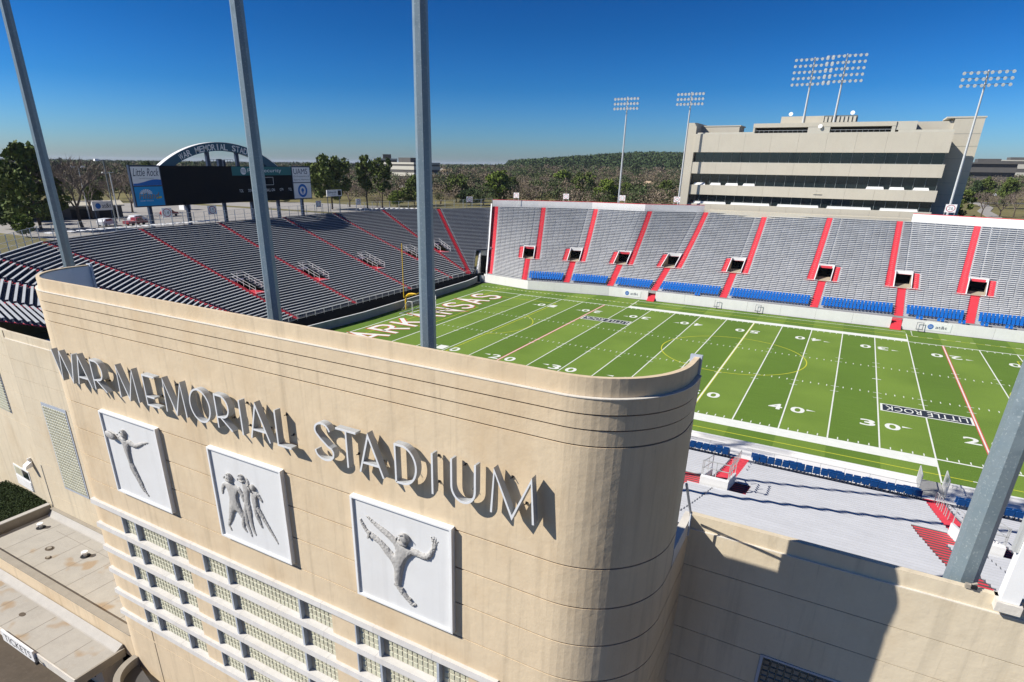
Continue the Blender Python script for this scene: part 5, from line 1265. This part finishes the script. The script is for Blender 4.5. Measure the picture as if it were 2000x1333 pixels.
pbox('roof_edge', PX0+.4, 32.7, PY+.3, PY+.8, 32.36, 32.75, M['press_light']); pbox('roof_edge', 61.5, PX1, PY+.3, PY+.8, 32.36, 32.85, M['press_light'])
pv = pbox('pavilion_roof', 32.7, 60.9, PY+.1, PY+12, 33.65, 34.5); pbox('pavilion_back', 33, 60.6, PY+4.5, PY+11.5, 31.6, 33.64, M['darkwall'])
for xa, xb in ((32.7,33.1),(44.2,48.6),(60.2,60.9)): pbox('pavilion_pier', xa, xb, PY+.15, PY+4.4, 31.6, 33.645, M['press_light'])
b = MB()
for xa, xb in ((33.1,44.2),(48.6,60.2)):
    b.tube([(xa,PY+.3,33.0),(xb,PY+.3,33.0)], .04, 4)
    for j in range(12): x = xa+(xb-xa)*j/11; b.tube([(x,PY+.3,32.4),(x,PY+.3,33.0)], .03, 4)
b.build('balcony_rail', M['rail'], pv)
pbox('upper_roof_box', 38, 46.8, PY+3, PY+10, 34.503, 36.0)
pn = pbox('louver_frame', 46.81, 53.3, PY+3.2, PY+10, 34.503, 36.05, M['mullion'])
for j in range(8): pbox('louver_panel', 47.0+j*.8, 47.5+j*.8, PY+3.0, PY+3.19, 34.7, 35.8, M['press_light'], pn)
pbox('side_block', 60.91, 64.6, PY+.3, PY+11, 32.86, 34.5, M['press_light'])
rtw = pbox('right_tower', 71.31, 76.4, PY+5.6, PY+15, 11, 35.2); pbox('right_wing', 64.0, 71.3, PY+6.2, PY+13, 31.5, 34.7); pbox('tower_cap', 69.8, 76.6, PY+5.5, PY+15.1, 35.203, 35.5, M['press_light'])
for j in range(9):
    b = MB(); b.box(71.32, 76.38, PY+5.575, PY+5.598, 13+j*2.4, 13.04+j*2.4); b.build('joint', M['mullion'], rtw)
for (x, y, lab) in ((39.8,104,'white satellite dish on the left end of the upper roof'),(52.2,104,'small dish above the louvered roof screen'),(46.6,100.2,'small dish on the pavilion wall between the two balconies')):
    d_ = thing('satellite_dish', lab, 'dish', None, (x,y,36.1 if y > 101 else 33.3)); b = MB(); b.tube([(0,0,-.2),(0,-.1,.35)], .05, 5); b.build('mast', M['rail'], d_)
    b = MB(); b.tube([(0,-.05,.35),(0,-.35,.45)], .08, 10, .45); b.build('dish', M['white'], d_)

# ------------------------------------------------------------------ far floodlight towers
lmb = MB(); lmb.tube([(0,.3,.12),(0,.0,.05),(0,-.35,-.1)], .12, 8, .31); lamp_me = lmb.mesh('lamp', M['lamp'])
def flood(x, y, z0_, zt, rows_, cols, dx, dz, lab, r_=.28, yaw=0):
    t = thing('floodlight_tower', lab, 'light tower', 'floodlight towers beyond the field', (x, y, 0), yaw)
    b = MB(); b.tube([(0,0,z0_),(0,0,zt)], r_, 10, r_*.55); b.build('mast', M['rail'], t)
    w_ = dx*(cols-1)
    b = MB()
    for k in range(rows_): zz = zt-.3-k*dz; b.tube([(-w_/2-.2,-.25,zz),(w_/2+.2,-.25,zz)], .07, 4)
    b.build('crossarm', M['mullion'], t)
    for k in range(rows_):
        for j in range(cols): link('lamp', lamp_me, t, (-w_/2+j*dx, -.6, zt-.45-k*dz))
flood(4.0, 94.5, 11, 40.5, 3, 8, .80, 1.05, 'slim floodlight tower left of the press box, leftmost one')
flood(18.3, 97.8, 11, 41.3, 3, 8, .82, 1.05, 'slim floodlight tower standing at the left corner of the press box')
flood(42.7, 103, 34.5, 47.6, 5, 8, 1.03, 1.2, 'left one of the twin floodlight towers on the press box roof', .24)
flood(48.9, 103, 34.5, 47.9, 5, 8, 1.03, 1.2, 'right one of the twin floodlight towers on the press box roof', .24)
flood(73.9, 98.0, 11, 43.0, 3, 8, 1.1, 1.1, 'floodlight tower at the right end of the press box')
for k, (x, y, h, dirx) in enumerate(((-109.7,24.3,23.4,-1),(-97.9,24.8,22.2,-1),(-76.5,11.5,25.0,1))):
    t = thing('parking_lot_lamp', ['tall lamp post with twin heads beyond the left fence','pale lamp post right of the twin headed one','dark lamp post beside the left end of the scoreboard'][k], 'lamp post', None, (x,y,11))
    b = MB(); b.tube([(0,0,0),(0,0,h-11)], .16, 6, .1); b.build('mast', M['rail'] if k < 2 else M['mullion'], t)
    b = MB(); b.tube([(0,-1.0,h-11.2),(0,1.0,h-11)], .06, 4); b.build('arm', M['rail'], t)
    for s_ in ((-1,1) if k == 0 else (-1,)):
        b = MB(); b.hexa([(-.3,s_*1.2-.6,h-11.3),(.3,s_*1.2-.6,h-11.3),(.3,s_*1.2+.3,h-11.3),(-.3,s_*1.2+.3,h-11.3)],[(-.25,s_*1.2-.5,h-10.9),(.25,s_*1.2-.5,h-10.9),(.25,s_*1.2+.2,h-10.9),(-.25,s_*1.2+.2,h-10.9)]); b.build('lamp_head', M['white'], t)
# ------------------------------------------------------------------ cars
def car(x, y, yaw, m, lab, L_=4.7, pick=False):
    t = thing('parked_car', lab, 'car', None, (x,y,11.08), yaw)
    if pick: prof_ = [(-L_/2,.5),(-L_/2,1.05),(-.5,1.1),(-.4,1.75),(1.0,1.75),(1.5,1.15),(L_/2,1.0),(L_/2,.5)]
    else: prof_ = [(-L_/2,.4),(-L_/2,1.0),(-L_/2+.35,1.25),(-L_/2+.75,1.62),(.35,1.66),(1.15,1.15),(L_/2-.1,.95),(L_/2,.45)]
    b = MB(); n_ = len(prof_); hw = .9
    b.add([(px,-hw,pz) for px,pz in prof_]+[(px,hw,pz) for px,pz in prof_], [tuple(range(n_)),tuple(range(n_,2*n_))[::-1]]+[(i,(i+1)%n_,n_+(i+1)%n_,n_+i) for i in range(n_)]); bd = b.build('body', m, t)
    b = MB()
    for s_ in (-1,1): b.add([(-L_/2+.75,s_*.905,1.15),(.75,s_*.905,1.15),(.25,s_*.905,1.55),(-L_/2+1.0,s_*.905,1.55)] if not pick else [(-.3,s_*.905,1.2),(1.2,s_*.905,1.2),(.85,s_*.905,1.65),(-.25,s_*.905,1.65)], [(0,1,2,3)])
    b.quad((1.12,-.75,1.2),(1.12,.75,1.2),(.42,.75,1.66),(.42,-.75,1.66)); b.build('windows', M['glass'], bd)
    wm = MB(); wm.tube([(0,-.12,0),(0,.12,0)], .34, 12); wme = wm.mesh('wheel', M['tyre'])
    for sx in (-1.45, 1.4):
        for sy in (-.82, .82): link('wheel', wme, t, (sx, sy, .34))
car(-93, 26.5, R(105), M['carwhite'], 'white sport utility car parked beyond the fence under the scoreboard panel')
car(-103.5, 42, R(100), M['carred'], 'dark red car parked in the lot below the scoreboard')
car(-86.0, 21.5, R(100), M['carred'], 'dull red pickup truck parked close behind the fence', 5.4, True)
car(-89.5, 17.0, R(110), M['carwhite'], 'white car partly hidden at the left of the red pickup', 4.4)
for k, (x, y) in enumerate(((116,425),(120,430),(128,432))): car(x, y, R(80+10*k), M['carwhite'], ['white car far off among the trees at the right, nearest the press box','white car far off at the right between two others','white car far off at the right edge among trees'][k])
kk = thing('kiosk', 'small white ticket kiosk standing in the parking lot', 'kiosk', None, (-122, 60, 11))
b = MB(); b.box(-1.2,1.2,-1.2,1.2,0,2.6); b.build('wall', M['white'], kk); b = MB(); b.box(-1.5,1.5,-1.5,1.5,2.6,2.85); b.build('roof', M['press'], kk); b = MB(); b.box(1.201,1.23,-.8,.8,1.1,2.1); b.build('window', M['glass'], kk)
# ------------------------------------------------------------------ far buildings
def slab(name, label, x, y, z, yaw, L_, Wd, H, floors, mw, mg, group=None):
    t = thing(name, label, 'building', group, (x,y,z), yaw)
    fh = H/floors
    b = MB(); b.box(-L_/2+.3,L_/2-.3,-Wd/2+.3,Wd/2-.3,0,H-.1); b.build('glazing', mg, t)
    for k in range(floors):
        b = MB(); b.box(-L_/2,L_/2,-Wd/2,Wd/2,k*fh,k*fh+fh*.55); b.build('floor_band', mw, t)
    b = MB(); b.box(-L_/2,L_/2,-Wd/2,Wd/2,H-.6,H+.5); b.build('roof', mw, t)
    b = MB(); b.box(-L_*.1,L_*.25,-Wd*.3,Wd*.3,H+.5,H+3.2); b.build('plant_room', M['darkwall'], t)
    return t
slab('office_building','tan office block with horizontal window bands beyond the trees', -196, 276, 3, R(-8), 30, 24, 22.2, 6, M['press_light'], M['darkwall'])
slab('office_building','low dark flat office building on the ridge at the far right', 136, 590, 11, R(0), 42, 30, 20, 3, M['darkwall'], M['black'])
slab('office_building','small brown far building at the left edge of the press box', -160, 815, 14, R(10), 26, 20, 17, 3, M['brickfar'], M['darkwall'])
slab('office_building','pale far building with domed top at the far right edge', 190, 830, 12, R(5), 34, 24, 24, 3, M['press_light'], M['darkwall'])
slab('office_building','white far building left of the central pole behind the tall pines', -235, 300, 6, R(40), 16, 16, 21.5, 5, M['press_light'], M['darkwall'])
gar = thing('storage_building', 'long low grey building under the pine trees at the left edge', 'building')
b = MB(); b.hexa([(-118,6,11),(-108,32,11),(-112,34,11),(-122,8,11)],[(-118,6,14),(-108,32,14),(-112,34,14),(-122,8,14)]); b.build('wall', M['darkwall'], gar)
b = MB(); b.hexa([(-117.5,5.5,14.01),(-107.4,32.5,14.01),(-112.4,34.5,14.01),(-122.5,7.5,14.01)],[(-117.5,5.5,14.3),(-107.4,32.5,14.3),(-112.4,34.5,15.2),(-122.5,7.5,15.2)]); b.build('roof', M['press'], gar)
for j in range(4):
    q = .15+j*.22; x, y = -118+10*q, 6+26*q; b = MB(); b.hexa([(x+.05,y,11),(x+1.6,y+4.1,11),(x+1.5,y+4.1,11),(x,y,11)],[(x+.05,y,13.4),(x+1.6,y+4.1,13.4),(x+1.5,y+4.1,13.4),(x,y,13.4)]); b.build('door', M['dark'], gar)
hs_ = [(-262,420,'white far house with orange roof right of the central pole'),(-285,440,'pale far house half hidden left of the bright green pine'),(-300,560,'white far house behind the bright green pine'),(-345,640,'small white far house at the middle distance ridge'),(-330,700,'far house with tan roof on the middle distance slope'),(-112,318,'low orange brick wall building below the wooded hill, left one'),(-59,338,'low orange brick wall building below the wooded hill, right one')]
for k, (x, y, lab) in enumerate(hs_):
    t = thing('far_house', lab, 'house', None, (x,y,11), R(20*k)); w_, d_, h_ = (12,9,4.5) if k < 5 else (16,7,3.2)
    zoff = 3 if k < 5 else 0
    b = MB(); b.box(-w_/2,w_/2,-d_/2,d_/2,0,h_+zoff); wa = b.build('wall', M['white'] if k < 5 else M['brickfar'], t)
    b = MB(); b.add([(-w_/2-.5,-d_/2-.5,h_+zoff),(w_/2+.5,-d_/2-.5,h_+zoff),(w_/2+.5,d_/2+.5,h_+zoff),(-w_/2-.5,d_/2+.5,h_+zoff),(-w_/2+1,0,h_+zoff+2.6),(w_/2-1,0,h_+zoff+2.6)], [(0,1,5,4),(2,3,4,5),(1,2,5),(3,0,4)]); b.build('roof', M['brickfar'] if k % 2 == 0 else M['press_light'], t)
    for j in (-1,0,1): b = MB(); b.box(j*3-.6,j*3+.6,-d_/2-.03,-d_/2-.001,1.2,2.6); b.build('window', M['glass'], wa)

# ------------------------------------------------------------------ trees
def cards(P, size, n_jit=1.0):
    n = len(P); A = rng.normal(size=(n,3)); A /= np.linalg.norm(A,axis=1)[:,None]; B_ = np.cross(A, rng.normal(size=(n,3))); B_ /= np.linalg.norm(B_,axis=1)[:,None]
    s1 = size*rng.uniform(.6,1.4,(n,1)); s2 = size*rng.uniform(.35,.9,(n,1))
    Vv = np.stack([P-A*s1-B_*s2*.6, P+A*s1*.8-B_*s2, P+A*s1+B_*s2*.7, P-A*s1*.6+B_*s2], 1).reshape(-1,3)
    return Vv, np.arange(n*4).reshape(-1,4)
def crown(kind, seed):
    """unit tree: height 1, half width .5 -> points of leaf cards"""
    r_ = np.random.default_rng(seed); cl = []
    if kind == 'pine':
        for i in range(60):
            z = r_.uniform(.18,.97); w = .50*(1-z)**.55*r_.uniform(.45,1.05)*(.6+.4*min(1,(z-.1)/.25)); a = r_.uniform(0,2*pi); cl.append((w*math.cos(a), w*math.sin(a), z, r_.uniform(.07,.12)))
    elif kind == 'bush':
        for i in range(75):
            a = r_.uniform(0,2*pi); ph = math.acos(r_.uniform(-.9,1)); q = r_.uniform(.55,1.0)
            cl.append((.42*q*math.sin(ph)*math.cos(a), .42*q*math.sin(ph)*math.sin(a), .54+.42*q*math.cos(ph), r_.uniform(.07,.11)))
    elif kind == 'tall':
        for i in range(44):
            top = r_.random() < .6; z = r_.uniform(.70,.97) if top else r_.uniform(.40,.74); a = r_.uniform(0,2*pi); w = (.44 if top else .34)*r_.uniform(.3,1); cl.append((w*math.cos(a), w*math.sin(a), z, r_.uniform(.06,.10)))
    elif kind == 'spread':
        for i in range(60):
            L_ = r_.integers(0,6); z = .12+L_*.155+r_.uniform(-.03,.03); w = .5*(1-(z-.1)**2*.75)*r_.uniform(.3,1.05); a = r_.uniform(0,2*pi); cl.append((w*math.cos(a), w*math.sin(a), z, r_.uniform(.07,.11)))
    pts = []
    for x, y, z, s_ in cl:
        n = 62; d = r_.normal(size=(n,3)); d /= np.linalg.norm(d,axis=1)[:,None]; q = r_.uniform(.55,1.05,(n,1))
        pp = d*q*s_*np.array([1.15,1.15,.75]); pts.append(pp+np.array([x,y,z]))
    return np.concatenate(pts)
crown_me = {}
def crown_mesh(kind, m, seed, asp):
    key = (kind, m.name, seed, round(asp*2))
    if key not in crown_me:
        P = crown(kind, seed); P = P*np.array([asp, asp, 1.0]); Vv, Fv = cards(P, .027*(asp**.3)); crown_me[key] = npmesh('crown', Vv, Fv, m)
    return crown_me[key]
def bare_mesh(seed):
    r_ = random.Random(seed); tk, br, tw = MB(), MB(), []
    def grow(p, d, L_, r0_, depth):
        q = p+d*L_; (tk if depth == 0 else br).tube([p, p+d*L_*.5+Vector((r_.uniform(-.04,.04),r_.uniform(-.04,.04),0))*L_, q], r0_, 5 if depth < 2 else 3, r0_*.62, cap=False)
        if depth >= 4:
            for _ in range(4):
                e = (d+Vector((r_.uniform(-.8,.8),r_.uniform(-.8,.8),r_.uniform(-.3,.7)))).normalized(); tw.append((q, q+e*L_*r_.uniform(.6,1.2)))
            return
        n_ = 4 if depth in (0,1) else 3
        for k in range(n_):
            a = 2*pi*k/n_+r_.uniform(-.5,.5); sp = r_.uniform(.45,.95) if depth == 0 else r_.uniform(.35,.85)
            e = (d+Vector((math.cos(a)*sp, math.sin(a)*sp, r_.uniform(-.1,.35)))).normalized(); grow(q if k else p+d*L_*.8, e, L_*r_.uniform(.62,.82) if depth else L_*r_.uniform(.75,1.0), r0_*.58, depth+1)
    grow(Vector((0,0,0)), Vector((.03,.02,1)).normalized(), .26, .022, 0)
    n = len(tw); V_ = []
    for a, c in tw:
        d = (c-a); s_ = d.cross(Vector((r_.uniform(-1,1),r_.uniform(-1,1),r_.uniform(-1,1)))).normalized()*.0035; V_ += [a-s_, c, a+s_]
    br.add(V_, [(3*i,3*i+1,3*i+2) for i in range(n)])
    zmax = max(v[2] for v in br.v); xm = max(max(abs(v[0]),abs(v[1])) for v in br.v)
    for B in (tk, br): B.v = [(v[0]/xm*.5, v[1]/xm*.5, v[2]/zmax) for v in B.v]
    return tk.mesh('trunk', M['bark']), br.mesh('crown', M['twig'])
bares = [bare_mesh(s_) for s_ in (3,11,23)]
tkm = MB(); tkm.tube([(0,0,0),(.012,.0,.35),(-.008,.01,.68),(0,0,.92)], .022, 7, .006)
for k in range(9): a = k*2.4; z = .25+k*.07; tkm.tube([(0,0,z),(.22*math.cos(a),.22*math.sin(a),z+.07)], .008, 4, .003, cap=False)
trunk_me = tkm.mesh('trunk', M['bark'])
TREES = [('pine',-91.8,4.2,17.6,13.4),('shrub',-79.3,-4.5,4.6,4.3),('oak',-88.5,10.9,15.1,11.8),('pine',-194.4,97.0,13.8,7.4),('bush',-90.1,90.3,17.2,16.0),('tallpine',-81.7,97.8,16.2,6.8),('tallpine',-82.5,106.3,15.3,7.8),('pine',-81.5,123.4,10.2,11.3),('bush',-82.6,153.0,10.9,12.5),('dark',-67.2,139.0,6.0,11.6),('bush_b',-60.9,148.4,12.5,9.9),('bare',-47.5,149.7,8.0,15.9),('bare',-64.2,208.1,5.8,16.3),('bush_b',-73.7,236.7,12.4,9.6),('bush',-48.8,203.7,12.1,12.9),('bright',-21.0,155.4,9.9,10.4),('bush',-25.5,190.9,8.4,9.1),('bare',-5.7,155.1,6.3,13.1),('bush',-7.9,185.6,9.5,7.0),('spread',79.8,137.7,10.0,7.8),('bare',93.5,201.5,8.3,10.1),('bare',98.5,202.8,7.5,9.4),('bush',109.0,270.0,12.3,7.4),('bush',105.6,300.8,12.4,7.8),('dark',99.7,281.4,10.6,5.7),('bare',103.4,210.1,8.4,7.5),('bare',-109.3,24.9,11.8,8.8),('bare',-115.1,35.1,11.1,10.8),('bare',-121.9,43.1,9.7,10.0),('bush',-130.7,38.0,8.6,6.4),('bare',-121.1,24.1,12.9,9.0),('bare',-92.7,101.5,7.7,10.3),('bare',-88.5,118.1,6.4,10.9),('bare',-87.6,109.8,4.1,7.1),('bare',-79.5,137.1,4.4,11.5),('bare',-65.7,145.7,5.1,9.6),('bare',-52.4,147.3,5.5,11.3),('bare',-31.9,151.3,6.0,9.1),('bush',-136.5,107.1,4.0,7.7),('bush',-129.5,107.3,3.7,5.7),('dark',-98.4,1.7,5.5,6.5),('bare',-13.2,163.3,5.7,11.0),('bare',-4.3,186.5,5.3,9.8),('bush',-116.6,10.2,10.6,7.1),('dark',-105.3,10.8,6.5,7.0),('bush',-82.1,199.5,9.2,7.9),('bare',-78.1,223.8,9.1,14.9),('dark',-111.8,217.2,8.5,7.7),('bush_b',-83.4,115.8,5.4,7.1)]
seen = {}
desc = {'pine':'dark green pine tree','tallpine':'tall thin trunked pine','bush':'round dense evergreen tree','bush_b':'bright green rounded pine','bright':'yellow green rounded pine','dark':'low very dark evergreen','spread':'layered spreading evergreen','bare':'leafless grey brown tree','oak':'large leafless oak tree','shrub':'low yellow green shrubby pine'}
unique = {0:'large sunlit pine tree at the left edge of the picture',2:'large leafless oak with heavy limbs near the left pole',4:'big round dark pine right of the scoreboard',5:'tall thin trunked pine, left one of the pair before the tan office block',6:'tall thin trunked pine, right one of the pair before the tan office block',10:'bright green rounded pine above the left end of the white parapet',15:'yellow green rounded pine just left of the slim floodlight tower',19:'layered spreading evergreen at the right foot of the press box'}
def px_of(x, y, z=15):
    d = Vector((x,y,z))-CAM; return 952.57+1194.82*d.dot(r2)/d.dot(fwd)
LM = [(-400,'left of the first big pole'),(110,'between the first big pole and the scoreboard'),(250,'behind the scoreboard'),(610,'between the scoreboard and the central pole'),(830,'between the central pole and the white parapet'),(955,'over the left half of the white parapet'),(1200,'between the slim floodlight tower and the press box'),(1330,'right of the press box')]
def spot(px): return [t_ for a_, t_ in LM if px >= a_][-1]
ORD = ['first','second','third','fourth','fifth','sixth','seventh','eighth']
tl = {}
for i, (k, x, y, h, w) in enumerate(TREES): tl.setdefault((k in ('bare','oak'), spot(px_of(x,y))), []).append((px_of(x,y), i))
tlab = {}
for (br_, sp_), v_ in tl.items():
    for n_, (q_, i) in enumerate(sorted(v_)):
        kd = ('leafless tree ' if br_ else {'pine':'dark pine ','tallpine':'thin pine ','bush':'round evergreen ','bush_b':'bright evergreen ','bright':'bright evergreen ','dark':'low dark evergreen ','spread':'layered evergreen ','shrub':'shrubby pine '}[TREES[i][0]])
        tlab[i] = kd+sp_+(', %s from the left' % ORD[n_] if len(v_) > 1 else '')
for i, (k, x, y, h, w) in enumerate(TREES):
    if k in ('bare','oak'):
        base = bares[i % 3]; z0_ = 10.9
        lab = unique.get(i) or tlab[i]
        t = thing('bare_tree', lab, 'tree', None if i in unique else 'leafless trees beyond the stadium', (x,y,z0_), random.uniform(0,6.28)); sc_ = (w*1.15 if k == 'bare' else w*1.5, w*1.15 if k == 'bare' else w*1.5, h*1.05)
        tr = link('trunk', base[0], t); cr = link('crown', base[1], t); tr.scale = cr.scale = sc_
        continue
    ck = {'pine':'pine','tallpine':'tall','bush':'bush','bush_b':'bush','bright':'bush','dark':'bush','spread':'spread','shrub':'bush'}[k]
    mt = {'pine':M['pine'],'tallpine':M['pine'],'bush':M['pine'],'bush_b':M['pine_bright'],'bright':M['pine_bright'],'dark':M['pine_dark'],'spread':M['pine'],'shrub':M['pine_bright']}[k]
    t = thing('evergreen_tree', unique.get(i) or tlab[i], 'tree', None if i in unique else 'evergreens beyond the stadium: '+desc[k], (x,y,10.9), random.uniform(0,6.28))
    asp = w/h; cm = crown_mesh(ck, mt, i % 3 if k != 'bush' or i != 4 else 9, asp)
    cr = link('crown', cm, t); cr.scale = (h, h, h); tr = link('trunk', trunk_me, t); tr.scale = (h*.8, h*.8, h*.95)
# ------------------------------------------------------------------ far woods
def woods(name, n, sel, m, dmin, dmax, azr, npt, szr, label, seed, hgt=(9,15), exclude=None, thin=.3):
    r_ = np.random.default_rng(seed); Ps = []; S = []
    c = 0
    while c < n:
        q = r_.random(); D = dmin*(dmax/dmin)**q; az = r_.uniform(*azr); x = 57+D*math.sin(az); y = -66+D*math.cos(az)
        if exclude and exclude(x, y, D): continue
        c += 1
        h = min(hgt[1], r_.uniform(.55,1.05)*(4.2+D/62)); w = h*r_.uniform(.30,.5)*szr; z = ground_z(x, y)
        a = r_.uniform(0,2*pi,npt); ph = np.arccos(r_.uniform(-.7,1,npt)); rr = r_.uniform(.35,1,npt)
        Ps.append(np.stack([x+w*rr*np.sin(ph)*np.cos(a), y+w*rr*np.sin(ph)*np.sin(a), z+h*.58+h*.42*rr*np.cos(ph)],1)); S.append(np.full((npt,1), thin*w/math.sqrt(npt/30)))
    P = np.concatenate(Ps); S = np.concatenate(S); Vv, Fv = cards(P, S); o = link(name, npmesh(name, Vv, Fv, m))
    tag(o, label, 'woods', None, 'stuff'); return o
def excl(x, y, D):
    if x < -50 and y < 125 and (D < 268 or (x > -125 and y < 118)): return True
    if 60 < x < 210 and y < 315: return True
    if -51 < x < 175 and y < 125: return True
    if abs(x+50) < 50 and y < 130: return True
    return False
def excl_b(x, y, D): return excl(x, y, D) or ((x+235)/175)**2+((y-1000)/260)**2 < 1.2
def hill_in(x, y, D): return excl(x, y, D) or (((x+235)/175)**2+((y-1000)/260)**2 > 1.6)
AZ = (R(-78), R(32))
woods('forest_evergreens', 1250, 0, M['forest_green'], 215, 800, AZ, 210, 1.0, 'scattered dark evergreens of the wide woods to the horizon', 1, (8,14), excl, .26)
woods('forest_bare_trees', 1500, 0, M['forest_brown'], 205, 800, AZ, 170, 1.15, 'brown leafless woods spreading between the evergreens', 2, (7,12), excl, .17)
woods('forest_evergreens', 1300, 0, M['forest_green'], 700, 1700, AZ, 80, 1.3, 'dark green woods of the middle distance', 3, (8,12.5), excl, .27)
woods('forest_bare_trees', 2000, 0, M['forest_brown'], 700, 1700, AZ, 80, 1.4, 'brown leafless woods of the middle distance', 4, (7,11), excl_b, .24)
woods('forest_evergreens', 1900, 0, M['forest_green'], 1600, 5600, AZ, 30, 2.0, 'dark green distant woods under the horizon', 6, (8,11.5), excl, .42)
woods('forest_bare_trees', 2400, 0, M['forest_brown'], 1600, 5600, AZ, 30, 2.0, 'brown distant woods under the horizon', 7, (7,10.5), excl_b, .40)
woods('hill_woods', 2300, 0, M['pine_dark'], 730, 1300, (R(-28), R(0)), 120, 1.2, 'dense dark pine woods covering the low hill left of the press box', 5, (11,17), hill_in, .27)

# ------------------------------------------------------------------ haze
hm = bpy.data.materials.new('haze_air'); hm.use_nodes = True; nt = hm.node_tree; nt.nodes.clear()
ho = nt.nodes.new('ShaderNodeOutputMaterial'); pv_ = nt.nodes.new('ShaderNodeVolumePrincipled'); pv_.inputs['Color'].default_value = (0.80, 0.88, 1.0, 1); pv_.inputs['Density'].default_value = 0.00006; pv_.inputs['Anisotropy'].default_value = 0.0
nt.links.new(pv_.outputs[0], ho.inputs['Volume'])
b = MB(); b.box(-9500, 9500, -700, 9900, -12, 52); stuff(b.build('haze', hm))
